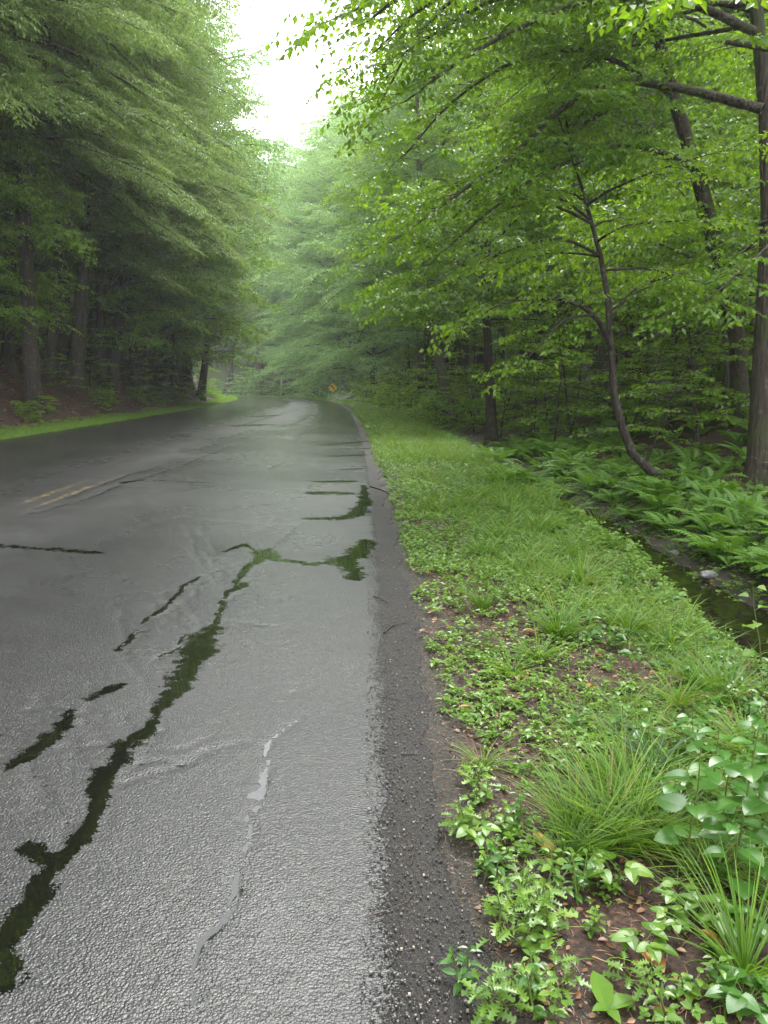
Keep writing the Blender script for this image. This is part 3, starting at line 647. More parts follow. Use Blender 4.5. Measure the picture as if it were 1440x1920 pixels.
build_tree('curved_sapling', 'thin dark sapling whose bent trunk sweeps up out of the ferns beside the stream', 'tree', None,
    [b3]+PP((1222,885,y3),(1186,850,y3),(1166,800,y3),(1151,740,y3),(1146,660,y3),(1140,560,y3),(1126,480,y3),(1110,420,y3),(1085,330,y3),(1060,220,y3-.3)), .095, .018, M['bark_dark'], M['maple'], SM,
    auto=dict(n=12, t0=.6, L=2.0, shape=dome, e0=.2, e1=.8, curve=-.5),
    hero_limbs=[(PP((1147,660,y3),(1128,610,y3-.2),(1105,585,y3-.4),(1068,565,y3-.6),(1015,560,y3-.8),(940,570,y3-1),(860,620,y3-1.2)), .055, .01),
        (PP((1143,600,y3),(1165,570,y3),(1200,545,y3),(1260,520,y3)), .03, .01),
        (PP((1126,480,y3),(1060,450,y3-.4),(980,460,y3-.8),(890,500,y3-1)), .03, .008),
        (PP((1110,590,y3-.4),(1060,600,y3-.8),(1010,650,y3-1),(960,700,y3-1.2)), .025, .006),
        (PP((1105,410,y3),(1040,370,y3-.5),(960,390,y3-1)), .03, .008)])
b4 = G(850, 802); y4 = b4[1]
HB = Par(**{**HEM.__dict__, 'sub_len': 1.4, 'wood_sub': True})
build_tree('leaning_hemlock', 'leaning grey trunked hemlock on the right verge with feathery sprays hanging over the road', 'tree', None,
    [b4]+PP((838,740,y4),(826,690,y4),(806,600,y4),(796,540,y4),(790,440,y4),(785,300,y4),(780,120,y4)), .30, .06, M['bark_grey'], M['pale'], HB,
    auto=dict(n=44, t0=.42, L=3.6, shape=conic, e0=.05, e1=.4, curve=-.6),
    hero_limbs=[(PP((800,560,y4),(740,540,y4-.5),(690,530,y4-1),(640,545,y4-1.5),(600,580,y4-2)), .09, .015), (PP((798,545,y4),(750,520,y4-1),(680,500,y4-2),(610,510,y4-3),(575,540,y4-3)), .08, .012),
        (PP((815,640,y4),(770,620,y4-1),(720,625,y4-1.6),(690,640,y4-2)), .05, .01), (PP((806,600,y4),(860,590,y4-1),(910,620,y4-2),(930,650,y4-2)), .05, .01)])
for (nm, lab, px, py, path, w0, w1, bk) in (
    ('slender_tree', 'straight brown trunk with grey cast behind the bent sapling', 1126, 772, [(1126,650),(1120,560),(1108,480),(1086,360),(1060,150)], 17, 8, 'bark_grey'),
    ('mossy_tree', 'pale mossy trunk rising behind the leaf sprays right of the bent sapling', 1231, 756, [(1228,640),(1224,500),(1222,320),(1215,100)], 13, 8, 'bark_grey'),
    ('grey_tree', 'thin pale grey trunk half hidden behind the leaning forked trunk', 1376, 792, [(1370,700),(1362,600),(1355,400)], 12, 8, 'bark_grey'),
    ('dark_tree', 'dark thin trunk left of the bent sapling beside the leafy saplings', 922, 832, [(920,760),(916,680),(912,580),(905,400)], 11, 6, 'bark_dark'),
    ('straight_tree', 'slim upright trunk well up the slope between mossy trunk and leaning forked trunk', 1300, 700, [(1300,560),(1298,430),(1290,260)], 10, 7, 'bark_dark')):
    b_ = G(px, py); yy = b_[1]; k = yy/F
    rnd.seed(int(px)); build_tree(nm, lab, 'tree', None, [b_]+PP(*[(a, c, yy) for a, c in path]), w0*k, w1*k, M[bk], M['beech'], DEC,
        auto=dict(n=26, t0=.55, L=3.8, shape=dome, e0=.2, e1=.9, curve=-.4))
# left: the trunks that show under the hemlocks
for k, (px, py, path, w0, lab) in enumerate((
    (140,722,[(150,600),(156,500),(161,430),(170,200)], 14, 'stoutest dark trunk at the foot of the left bank, left of a branching trunk'),
    (172,700,[(178,560),(186,430),(195,250)], 10, 'slim dark trunk close behind the stoutest trunk on the left bank'),
    (345,722,[(352,640),(356,580),(362,400)], 12, 'reddish brown pair like trunk in the middle of the left bank'),
    (312,694,[(316,600),(318,520),(322,400)], 8, 'thin trunk behind the reddish brown trunk on the left bank'),
    (376,747,[(386,670),(392,600),(400,450)], 7, 'thin leaning trunk near the grass strip of the left bank'),
    (426,742,[(432,690),(438,620),(442,480)], 7, 'thin dark trunk last before the thick far trunk on the left'),
    (485,741,[(486,700),(488,640),(490,500)], 11, 'thick dark trunk close to the road far down the left side'),
    (48,560,[(50,490),(54,420),(60,250)], 11, 'dark trunk high on the left bank near the left edge'))):
    b_ = G(px, py); yy = b_[1]; q_ = yy/F; rnd.seed(300+k)
    build_tree('hemlock_tree', lab, 'tree', None, [b_]+PP(*[(a, c, yy) for a, c in path]), w0*q_, w0*.45*q_, M['bark_dark'], M['hemlock'], HEM,
        auto=dict(n=26, t0=.5, L=3.6, shape=conic, e0=.0, e1=.3, curve=-.6))
b_ = G(203, 694); yy = b_[1]
build_tree('branching_tree', 'branching trunk on the left bank whose long bare limb arches right', 'tree', None, [b_]+PP((206,600,yy),(211,480,yy),(214,400,yy),(220,200,yy)), .30, .1, M['bark_dark'], M['hemlock'], HEM,
    auto=dict(n=20, t0=.55, L=3.4, shape=conic, e0=.0, e1=.3, curve=-.6),
    hero_limbs=[(PP((209,575,yy),(226,545,yy-.2),(238,518,yy-.4),(262,494,yy-.8),(315,488,yy-1.2),(360,500,yy-1.6)), .16, .04), (PP((240,518,yy-.4),(275,515,yy-.8),(318,515,yy-1.2)), .08, .03)])

# ------------------------------------------------------------------ saplings and shrubs
rnd.seed(77)
def proto_sap(seed, H, L, n, leafm, Pm, name, label, group, t0=.25):
    rnd.seed(seed)
    wood_r = .011*H+.006
    o, c = build_tree(name, label, 'sapling' if 'sap' in name else 'shrub', group, trunk_path((0,0,0), (rnd.gauss(0,.15*H), rnd.gauss(0,.15*H), H), 7, .05), wood_r, .008, M['bark_dark'], M[leafm], Pm,
        auto=dict(n=n, t0=t0, L=L, shape=lambda u: 1.05-.6*u, e0=.1, e1=.5, curve=-.45)); return o
SG = 'saplings under the trees on the right'; SGL = 'leafy maple sapling with flat layered sprays under the trees on the right'
sap = [proto_sap(81+k, H, L, n, 'maple', SAP, 'maple_sapling', SGL, SG) for k, (H, L, n) in enumerate(((3.2,1.5,17),(4.2,1.8,20),(2.4,1.3,14)))]
def at_rs(r, s): p_, n_ = curve([s]); return p_[0]+n_[0]*(HW+r)
for r, s, pr, sc in ((5.6,15.5,2,.9),(7.4,17,0,1),(5.2,21,0,.9),(8.8,15,1,1),(6.6,24,1,1),(4.7,26,2,1),(9.8,19,1,1.1),(5.2,32,1,1),(7.4,30,0,1.1),(11,23,1,1.2),(9,27,0,1.2),(6,38,1,1.2),(12.5,17,0,1.3),(13,21,1,1.2),(4.4,29.5,0,.8),(8,34,1,1.1),(10.5,13.5,0,1),(6.4,19,2,1.1),(8.2,20.5,0,1.1),(7.6,27,1,1.1),(10,23,0,1.2),(12,26,1,1.3),(11,31,1,1.3),(13,35,1,1.4),(9.2,37,0,1.3),(15,24,1,1.4),(6.8,35,0,1.2),(5.4,24,2,1.1),(14,29,1,1.4)):
    x, y = at_rs(r, s); plant(sap[pr], x, y, rnd.random()*6.28, sc)
SHR = Par(**{**SAP.__dict__, 'leaf': .12, 'njit': .4, 'sub_len': .5})
BG = 'bright shrubs along the right verge'; BL = 'bright yellow green leafy shrub at the edge of the right verge'
shr = [proto_sap(91+k, H, L, n, 'maple', SHR, 'leafy_shrub', BL, BG, .04) for k, (H, L, n) in enumerate(((1.6,1.1,30),(1.1,.9,26)))]
for r, s, pr, sc in ((3.0,31,0,1),(3.6,34,0,1.2),(2.7,37,1,1),(3.2,41,0,1.2),(4.3,38,0,1.5),(2.9,46,0,1.2),(3.5,51,0,1.6),(2.8,56,1,1.4),(3.2,62,0,1.5),(4.6,44,0,1.7),(4.9,29,1,1.1),(3,68,0,1.5),(3.4,75,0,1.6),(4.4,57,0,1.8)):
    x, y = at_rs(r, s); plant(shr[pr], x, y, rnd.random()*6.28, sc)
FS = [proto_sap(96+k, 1.8, 1.3, 30, 'pale', SHR, 'leafy_shrub', 'pale hazy shrub beyond the grass outside the far bend', 'pale shrubs beyond the bend', .03) for k in range(2)]
for k in range(20):
    s = 82+k*2.1; r = 1.8+rnd.random()*5; x, y = at_rs(r, s); plant(FS[k % 2], x, y, rnd.random()*6.28, 1.2+rnd.random()*.9)
LBG = 'shrubs on the left bank'; LBL = 'low leafy shrub in the brown litter of the left bank'
for l, s, pr, sc in ((1.9,20.5,1,.55),(1.5,23.5,1,.5),(1.7,25,1,.45),(1.6,31,1,.6),(2.4,34,0,.6),(1.7,37,1,.6),(1.6,41,1,.6),(3.2,24,1,.6),(4.4,21,1,.6),(1.6,46,0,.6),(1.7,55,0,.7),(1.8,62,0,.8),(3.6,36,0,.8),(4.6,30,0,.9),(5,40,0,1)):
    x, y = at_rs(-2*HW-l, s); plant(shr[pr], x, y, rnd.random()*6.28, sc, LBL, LBG)
for l, s, pr, sc in ((2.6,22,2,.7),(3.4,27,0,.8),(5,23,1,.9),(2.2,29,2,.7),(2.6,33,0,.8),(2.0,38,2,.9),(2.2,43,0,.9),(6.5,27,1,1.1),(4.6,38,0,1.1),(2.0,49,0,1),(5,30.5,1,1),(9,30,1,1.4),(10,38,1,1.4),(8,45,1,1.4),(4,33,1,.9),(5.5,26,0,1),(3.6,45,1,1),(3,52,1,1),(7,33,1,1.2),(6,39,1,1.2),(3,60,1,1.1)):
    x, y = at_rs(-2*HW-l, s); plant(sap[pr], x, y, rnd.random()*6.28, sc, 'small leafy sapling among the trunks on the left bank', 'saplings on the left bank')

# ------------------------------------------------------------------ ferns
def frond(g, base, az, L, lift, arch, n=13, T=T_KITE):
    pts = []; e = lift; p_ = A(base, )
    for k in range(n+1):
        pts.append(p_); e -= arch/n; p_ = p_+L/n*A([math.cos(az)*math.cos(e), math.sin(az)*math.cos(e), math.sin(e)])
    pts = A(pts); t = nrmz(np.gradient(pts, axis=0)); s = nrmz(np.cross(t, UP)); f = np.linspace(0, 1, n+1)
    ln = L*.30*np.clip(np.sin(np.pi*np.clip(f*.86+.12, 0, 1))**.8, .05, 1)*(1-f*.35)
    for sg in (-1, 1):
        d = s*sg+t*.45; nn = np.cross(t, s)*-1; nn = np.where(nn[:, 2:3] < 0, -nn, nn)
        place(g, T, pts[1:], d[1:], nn[1:], ln[1:], L/n*1.15, .2+.6*rnd.random())
    tube(g, pts, np.linspace(.004, .0015, n+1), 3, .9)
def make_fern(seed, nf, L, name='fern'):
    rnd.seed(seed); g = Geo()
    for k in range(nf):
        az = k*2.399+rnd.gauss(0, .2); frond(g, (math.cos(az)*.04, math.sin(az)*.04, 0), az, L*(.75+.4*rnd.random()), 1.15+rnd.gauss(0,.12), 1.35+rnd.gauss(0,.15))
    return g
FGp = 'ferns on the banks of the stream'; FLb = 'lacy green fern growing in the mass of ferns along the stream bank'
ferns = []
for k, (nf, L) in enumerate(((9,.62),(8,.55),(11,.7),(7,.5))):
    ferns.append(make_fern(200+k, nf, L).data('fern', M['fern']))
rnd.seed(9); nfern = 0
def add_fern(x, y, sc, lab=FLb, grp=FGp):
    o = link('fern', ferns[rnd.randrange(4)], None, (x, y, tz(x, y)-.02)); o.rotation_euler = (rnd.gauss(0,.12), rnd.gauss(0,.12), rnd.random()*6.28); o.scale = (sc,)*3; tag(o, lab, 'fern', grp); return o
while nfern < 255:
    s = 6.2+rnd.random()**1.25*17; r = 3.8+abs(rnd.gauss(0, 1.0))+max(0, .3*(rnd.random()))
    if rnd.random() < .25: s = 11.2+rnd.random()*12; r = 2.1+rnd.random()*1.5
    if r > 7.6: continue
    x, y = at_rs(r, s); add_fern(x, y, .5+.5*rnd.random()); nfern += 1
gf = Geo()
fv = [make_fern(230+k, 7, .6) for k in range(3)]
for k in range(560):
    s = 8+rnd.random()**.9*44; r = 5.2+rnd.random()**1.1*13
    x, y = at_rs(r, s); src = fv[k % 3]; a = rnd.random()*6.28; sc = .7+.7*rnd.random(); c_, s_ = math.cos(a)*sc, math.sin(a)*sc
    V = np.vstack(src.V); V = np.stack([V[:,0]*c_-V[:,1]*s_+x, V[:,0]*s_+V[:,1]*c_+y, V[:,2]*sc+tz(x, y)-.03], 1); gf.add(V, np.vstack(src.Q), rnd.random()*.8)
tag(link('undergrowth', gf.data('undergrowth', M['fern'])), 'sea of small ferns covering the wooded slope', None, None, 'stuff')

# ------------------------------------------------------------------ verge: weeds, grass, litter, gravel
def field(n, s0, s1, r0, r1, pw=1.):
    s = s0+(s1-s0)*rng.random(n)**pw; r = r0+(r1-r0)*rng.random(n); p_, n_ = curve(s); q_ = p_+n_*(HW+r)[:, None]
    return q_[:, 0], q_[:, 1], r, s
def sprigs(g, T, x, y, k, L, h, spread=.3, wid=.7, up=.25):
    z = terr(x, y); n = len(x)
    idx = np.repeat(np.arange(n), k); a = rng.random(len(idx))*6.28; hh = (h*(.3+.9*rng.random(n)))[idx]*(.5+.5*rng.random(len(idx)))
    d = np.stack([np.cos(a), np.sin(a), np.full(len(a), up)+rng.normal(0, .2, len(a))], 1)
    base = np.stack([x[idx], y[idx], z[idx]+hh], 1)+d*A([1,1,0])*(L*spread*rng.random(len(a)))[:, None]
    sz = L*(.5+.8*rng.random(n))[idx]*(.7+.5*rng.random(len(idx)))
    place(g, T, base, d, UP[None]+rng.normal(0, .35, (len(idx), 3)), sz, sz*wid, np.clip((vnoise(x, y, 1.1, 81)*.55+vnoise(x, y, 4, 82)*.35-.05+rng.random(n)*.3)[idx]+rng.random(len(idx))*.15-.1, 0, 1))
def cover(x, y, r, s):                                    # how likely the soil is covered here
    c = .16+1.35*(vnoise(x, y, 1.7, 31)-.35)+.5*(vnoise(x, y, 5, 32)-.5)
    c = c+np.clip((s-2.2)/5, -.1, .55)+np.clip((r-1.1)*.35, -.2, .5)
    c = c-np.clip((.22+.12*(vnoise(x, y, 3, 33)-.5)*2-.012*s-r)*6, 0, 2)
    return np.clip(c, 0, 1)
gw = Geo()
for (n, s0, s1, T, k, L, h) in ((3800,1.3,4.2,T_OVATE,6,.028,.05),(7500,1.3,4.5,T_OVATE,7,.015,.03),(7000,4.2,9,T_HEX,6,.030,.07),(9000,9,22,T_KITE,6,.045,.10),(9000,22,62,T_KITE,6,.08,.15)):
    x, y, r, s = field(n, s0, s1, .1, 2.5); kp = rng.random(n) < cover(x, y, r, s); x, y = x[kp], y[kp]; sprigs(gw, T, x, y, k, L, h)
x, y, r, s = field(5000, 6, 26, 3.9, 7.0); kp = rng.random(5000) < .6; sprigs(gw, T_KITE, x[kp], y[kp], 6, .06, .14)
x, y, r, s = field(1500, 3.5, 9, 3.8, 5.5); sprigs(gw, T_HEX, x, y, 6, .055, .16)
x, y, r, s = field(900, 3.5, 20, 2.1, 2.5); sprigs(gw, T_HEX, x, y, 6, .05, .16)
x, y, r, s = field(1600, 3, 16, 3.4, 4.3); sprigs(gw, T_HEX, x, y, 5, .04, .07)
tag(link('ground_cover', gw.data('ground_cover', M['weed'])), 'low bright green weeds carpeting the verge', None, None, 'stuff')
gl = Geo()
x, y, r, s = field(2200, 2, 12, .9, 2.6); kp = rng.random(2200) < np.clip(vnoise(x, y, 1.5, 41)*1.6-.45, 0, 1); sprigs(gl, T_OVATE, x[kp], y[kp], 5, .05, .09)
tag(link('ground_cover', gl.data('ground_cover', M['mustard'])), 'round leaved darker weeds in patches on the verge', None, None, 'stuff')
def blades(g, x, y, k, h, w_, lean=.5, spread=.04):
    z = terr(x, y); n = len(x); idx = np.repeat(np.arange(n), k); a = rng.random(len(idx))*6.28; le = lean*(.3+rng.random(len(idx)))
    d = np.stack([np.cos(a)*le, np.sin(a)*le, np.ones(len(a))], 1); nn = np.stack([-np.cos(a), -np.sin(a), le], 1)
    base = np.stack([x[idx], y[idx], z[idx]-.01], 1)+rng.normal(0, spread, (len(idx), 3))*A([1,1,0])
    H = h*(.5+.8*rng.random(n))[idx]*(.6+.5*rng.random(len(idx))); place(g, T_BLADE, base, d, nn, H, w_*(.7+.6*rng.random(len(idx))))
gg = Geo()
x, y, r, s = field(900, 2.05, 3.7, .55, 1.75); kp = np.abs(r-1.1)+.5*np.abs(s-2.85)+.4*(rng.random(900)-.5) < .55; blades(gg, x[kp], y[kp], 5, .17, .0048, 1.0, .03)
x, y, r, s = field(500, 1.4, 7, .2, 2.4); blades(gg, x, y, 2, .13, .004, 1.1, .02)
for (n, s0, s1, r0, r1, k, h, w_, th) in ((1500,2.0,6,.6,2.5,7,.15,.0045,.75),(3000,6,14,.25,2.3,6,.14,.006,.74),(5000,14,34,.1,2.5,6,.20,.011,.45),(5000,34,80,.05,2.8,5,.26,.03,.1)):
    x, y, r, s = field(n, s0, s1, r0, r1); kp = vnoise(x, y, 1.4, 51)+.25*(rng.random(n)-.5) > th-.12; blades(gg, x[kp], y[kp], k, h, w_)
for (n, s0, s1, r0, r1, k, h, w_) in ((700,4.5,9,.9,2.0,5,.24,.006),(2000,9,20,.5,2.3,5,.34,.009),(2000,20,45,.3,2.6,5,.36,.014)):
    x, y, r, s = field(n, s0, s1, r0, r1); kp = vnoise(x, y, .9, 57)+.4*(rng.random(n)-.5)+.12*r > .62; blades(gg, x[kp], y[kp], k, h, w_, .4, .05)
tag(link('grass', gg.data('grass', M['grass'])), 'thin wet grass among the weeds', None, None, 'stuff')
gv = Geo()
x, y, r, s = field(10000, 14, 70, -2*HW-1.25, -2*HW+.10, .8); blades(gv, x, y, 6, .11, .014, .9, .07)
x, y, r, s = field(2500, 60, 125, .1, 2.5); blades(gv, x, y, 5, .25, .05, .9, .1)
x, y, r, s = field(2500, 62, 90, -2*HW-2.5, -2*HW-.02); blades(gv, x, y, 5, .25, .05, .9, .1)
tag(link('grass', gv.data('grass', M['verge'])), 'strip of bright mown grass along the left road edge', None, None, 'stuff')
# litter
gb = Geo()
def litter(n, s0, s1, r0, r1, L, T=T_KITE, wid=.6, njit=.45):
    x, y, r, s = field(n, s0, s1, r0, r1); z = terr(x, y)+.006; a = rng.random(n)*6.28
    sz = L*(.5+.9*rng.random(n)); place(gb, T, np.stack([x, y, z], 1), np.stack([np.cos(a), np.sin(a), rng.normal(.05, .2, n)], 1), UP[None]+rng.normal(0, njit, (n, 3)), sz, sz*wid)
litter(2600, 1.2, 4, .10, 2.4, .022, T_HEX); litter(2600, 4, 11, .12, 2.5, .035, T_HEX); litter(900, 3, 20, 2.5, 4.3, .05, T_HEX)
litter(34000, 14, 60, -2*HW-10, -2*HW-.9, .12); litter(9000, 6, 45, 4.5, 20, .09); litter(500, 4, 20, 2.5, 4.2, .06)
x, y, r, s = field(7000, 1.2, 5, .02, 2.2); z = terr(x, y); a = rng.random(7000)*6.28
z = np.where(r < .0, .02, z+.004)
place(gb, T_KITE, np.stack([x, y, z], 1), np.stack([np.cos(a), np.sin(a), rng.normal(.02,.12,7000)], 1), UP[None]+rng.normal(0,.2,(7000,3)), .045*(.5+rng.random(7000)), .0022)
tag(link('leaf_litter', gb.data('leaf_litter', M['brown'])), 'wet brown leaves and needles on the ground', None, None, 'stuff')
gs = Geo(); n = 9000; x, y, r, s = field(n, 1.2, 7, -.24, .36, 1.3); cube = A([(-1,-1,-.6),(1,-1,-.6),(1,1,-.6),(-1,1,-.6),(-.7,-.7,.6),(.7,-.7,.6),(.7,.7,.6),(-.7,.7,.6)])
cq = A([(3,2,1,0),(4,5,6,7),(0,1,5,4),(1,2,6,5),(2,3,7,6),(3,0,4,7)]); zz = np.maximum(terr(x, y), np.where(r < .16, .006-.03*r, -1))
sz = .0016+.0030*rng.random(n)**3
V = np.stack([x, y, zz], 1)[:, None]+(cube[None]*(1+.5*(rng.random((n, 8, 3))-.5)))*sz[:, None, None]
gs.add(V.reshape(-1, 3), (cq[None]+(np.arange(n)*8)[:, None, None]).reshape(-1, 4), np.repeat(rng.random(n), 6))
m, t, b, out = mat('grit'); t.links.new(ramp(t, attr(t, 'rnd'), [(0, (.012,.011,.010)), (.8, (.05,.045,.04)), (.96, (.12,.10,.08)), (1, (.32,.28,.22))]), b.inputs['Base Color']); b.inputs['Roughness'].default_value = .4; M['grit'] = m
tag(link('gravel', gs.data('gravel', M['grit'])), 'fine grit along the broken road edge', None, None, 'stuff')

# ------------------------------------------------------------------ single plants of the foreground
rnd.seed(21)
def tuft(seed, n, h, w_, lean, m_):
    rnd.seed(seed); g = Geo(); a = rng.random(n)*6.28; le = lean*(.2+rng.random(n))
    d = np.stack([np.cos(a)*le, np.sin(a)*le, np.ones(n)], 1); nn = np.stack([-np.cos(a), -np.sin(a), le], 1)
    place(g, T_BLADE, np.stack([np.cos(a), np.sin(a), a*0], 1)*(rng.random(n)*.05)[:, None]-A([0,0,.02]), d, nn, h*(.5+.6*rng.random(n)), w_*(.7+.6*rng.random(n)))
    return g.data('grass_tuft', M[m_])
TG = 'grass tufts on the verge'
tufts = [tuft(1, 120, .36, .008, .5, 'grass'), tuft(2, 70, .44, .008, .28, 'grass'), tuft(3, 34, .32, .015, .45, 'dark_grass'), tuft(4, 50, .28, .009, .9, 'grass')]
def single(name, me, px, py, sc, label, cat, group=None, rz=None, dz=0.):
    p_ = G(px, py); o = link(name, me, None, p_+A([0,0,dz])); o.scale = (sc,)*3; o.rotation_euler = (0, 0, rnd.random()*6.28 if rz is None else rz); return tag(o, label, cat, group)
for px, py, k, sc, lab in ((1045,1195,0,.8,'densest upright grass tuft in the middle of the verge'),(905,1440,3,.55,'small splayed grass tuft standing alone near the road edge'),(905,1145,1,.62,'tall thin grass tuft nearest the road, left of the densest tuft'),
    (1225,1450,2,.8,'dark green broad bladed sedge tuft amid the weeds'),(1395,1840,1,.72,'long bladed grass tuft at the lower right corner'),(1180,1190,0,.8,None),(905,1045,0,.8,None),(1060,1050,1,.8,None),(1090,1100,0,1.,None),(960,1265,3,.7,None),(1010,1235,3,.8,None),
    (1075,1560,1,.62,None),(1105,1600,0,.7,None),(1140,1570,1,.7,None),(1180,1590,0,.75,None),(1120,1520,0,.7,None),(1060,1620,1,.5,None),(1200,1540,0,.75,None),(1240,1600,1,.6,None),(1170,1500,1,.7,None),(1260,1220,3,.9,None),(1270,1330,1,.6,None),(1310,1290,0,.7,None),(1330,1640,3,.8,None),(1010,1000,0,1.,None),(960,970,0,1,None),(1120,990,1,1.1,None),(850,1000,3,.8,None),(1050,960,0,1,None),(890,940,0,1,None),(1400,1420,0,.7,None),(1360,1320,1,.7,None)):
    single('grass_tuft', tufts[k], px, py, sc, lab or 'green grass tuft among the low weeds of the right verge', 'grass tuft', None if lab else TG)
def herb(seed, H, nl, leaf, wid, T, m_, stems=1, lean=.12, name='herb', ang=.35):
    """stems with alternate leaves on stalks"""
    rnd.seed(seed); fo = Geo(); stg = Geo()
    for s_ in range(stems):
        a0 = rnd.random()*6.28; top = A([math.cos(a0)*lean*H*(1+s_*.6), math.sin(a0)*lean*H*(1+s_*.6), H*(1-.12*s_)]); b0 = A([rnd.gauss(0,.02), rnd.gauss(0,.02), -.02])
        pts = A([b0, b0*.7+top*.35+A([0,0,.03*H]), top*.7+A([0,0,.02*H]), top]); tube(stg, pts, [.004*H/.4+.001, .0035, .0025, .0012], 5, .5)
        for k in range(nl):
            f = .18+.8*(k+.5)/nl; p_, d_, _ = along_path(pts, f); az = a0+k*2.4+rnd.gauss(0,.3); out_ = A([math.cos(az), math.sin(az), ang+rnd.gauss(0,.12)])
            sk = leaf*(.55 if wid > .5 else .15)*(1.1-.7*f); q_ = p_+nrmz(out_)*sk; tube(stg, [p_, q_], [.0014, .001], 3, .7)
            L = leaf*(1.15-.55*f)*(.8+.4*rnd.random()); place(fo, T, [q_], [out_*A([1,1,.3])], [UP+A([rnd.gauss(0,.25), rnd.gauss(0,.25), 0])], L, L*wid)
    return fo.data('foliage', M[m_]), stg.data('stem', M['stem'])
def herb_thing(name, pair, px, py, sc, label, cat, group=None):
    p_ = G(px, py); o = empty(name, p_, label, cat, group, rnd.random()*6.28, sc); link('foliage', pair[0], o); link('stem', pair[1], o); return o
mus = [herb(500+k, H, nl, .088, .92, T_TOOTH, 'mustard') for k, (H, nl) in enumerate(((.42,9),(.36,8),(.5,11),(.28,7)))]
MG = 'broad toothed leaf plants at the right edge'
rnd.seed(44)
for px, py, k, sc, lab in ((1300,1650,0,1.,'large toothed leaf plant leftmost of the cluster at the right edge'),(1372,1640,2,1.0,'tallest toothed leaf plant in the cluster at the right edge'),(1432,1650,0,1.05,None),(1340,1590,1,1.,None),(1410,1560,0,.9,None),(1440,1500,2,.8,None),(1330,1500,1,.85,None),(1395,1480,0,.75,None),(1385,1690,3,.9,None),(1260,1560,3,.8,None),(1215,1400,3,.6,None),(1080,1370,3,.55,None),(1420,1420,1,.75,None),(1300,1420,3,.8,None),(1160,1370,3,.6,None)):
    herb_thing('toothed_herb', mus[k], px, py, sc, lab or 'broad toothed leaf plant in the lush patch at the right edge', 'plant', None if lab else MG)
# three-leaved seedlings
def trefoil(seed, nst, leaf, m_, T=T_TOOTH):
    rnd.seed(seed); fo = Geo(); stg = Geo()
    for k in range(nst):
        az = k*2.1+rnd.gauss(0,.4); h = leaf*(.9+.5*rnd.random()); p_ = A([math.cos(az)*leaf*.7, math.sin(az)*leaf*.7, h]); tube(stg, [(0,0,-.01), p_*A([.4,.4,.7]), p_], [.0018,.0015,.001], 4, .5)
        for j, da in enumerate((0, 1.35, -1.35)):
            L = leaf*(1. if j == 0 else .82); place(fo, T, [p_], [A([math.cos(az+da), math.sin(az+da), .05])], [UP+A([rnd.gauss(0,.15), rnd.gauss(0,.15), 0])], L, L*.66)
    return fo.data('foliage', M[m_]), stg.data('stem', M['stem'])
tre = [trefoil(600, 6, .058, 'weed'), trefoil(601, 5, .048, 'weed'), trefoil(602, 8, .062, 'mustard')]
rnd.seed(45)
for px, py, k, sc, lab in ((1150,1668,0,1.15,'pale green bramble seedling just below the grass patch, right of a folded yellow leaf'),(1205,1795,1,1.1,'three leaved seedling directly above a round brown fallen leaf'),(1330,1745,0,1.0,'bramble seedling spreading left of the long bladed grass tuft'),(890,1580,1,1.1,'darker five leaved seedling nearest the gravel edge'),(1400,1905,2,1.,'wide leafy seedling in the bottom right corner'),(1270,1700,1,.9,None),(1390,1770,2,.9,None),(1260,1745,1,.8,None),(1100,1410,1,.8,None),(960,1330,1,.7,None),(1000,1390,1,.7,None),(1230,1480,2,.7,None),(1180,1300,1,.8,None),(1290,1380,2,.7,None)):
    herb_thing('bramble_seedling', tre[k], px, py, sc, lab or 'small three leaved seedling among the weeds of the verge', 'seedling', None if lab else 'three leaved seedlings on the verge')
lac = [herb(700+k, .13, 8, .06, .75, T_LACE, 'weed', 2, .3, ang=.5) for k in range(3)]; smo = [herb(710+k, (.12,.09,.15,.10)[k], 9, (.042,.034,.05,.03)[k], (.55,.8,.45,.65)[k], T_TOOTH if k == 1 else T_OVATE, ('weed','weed','mustard','grass')[k], 2, .3, ang=.5) for k in range(4)]
rnd.seed(46)
for k, (px, py) in enumerate(((955,1760),(1005,1790),(868,1832),(925,1895),(948,1700),(1000,1880),(985,1740),(975,1850),(1045,1690),(1010,1720),(1010,1910),(925,1640),(1030,1770),(945,1620),(905,1660),(1200,1862),(1360,1870),(1290,1880),(1060,1850),(1050,1905),(1240,1900),(880,1570),(1090,1700),(1130,1750),(970,1690),(940,1560),(990,1560),(960,1910),(1060,1640),(900,1510),(880,1480))):
    lacy = k % 3 == 0
    herb_thing('lacy_weed' if lacy else 'small_weed', (lac+smo)[(k//3) % 3 if lacy else 3+k % 4], px, py, .75+.4*rnd.random(), 'small weed with lacy cut leaves on the bare brown soil by the road' if lacy else 'small smooth leaved weed on the bare brown soil by the road', 'weed', 'lacy weeds on the bare soil' if lacy else 'smooth weeds on the bare soil')
g = Geo()
place(g, T_OVATE, [(0,0,.01)]*4, [(0,1,.5),(1,.25,.25),(-.8,-.3,.5),(.3,-1,.3)], [(0,0,1)]*4, A([.10,.09,.05,.05]), A([.06,.045,.03,.03]), .3)
single('plantain', g.data('plantain', M['weed']), 1138, 1900, 1., 'single smooth oval leaved plantain on bare soil at the bottom edge', 'plant', None, .1)
g = herb(720, .55, 7, .09, .9, T_OVATE, 'weed')
herb_thing('stream_herb', g, 1418, 1262, 1., 'lone tall herb with a pale stem at the edge of the stream', 'plant')
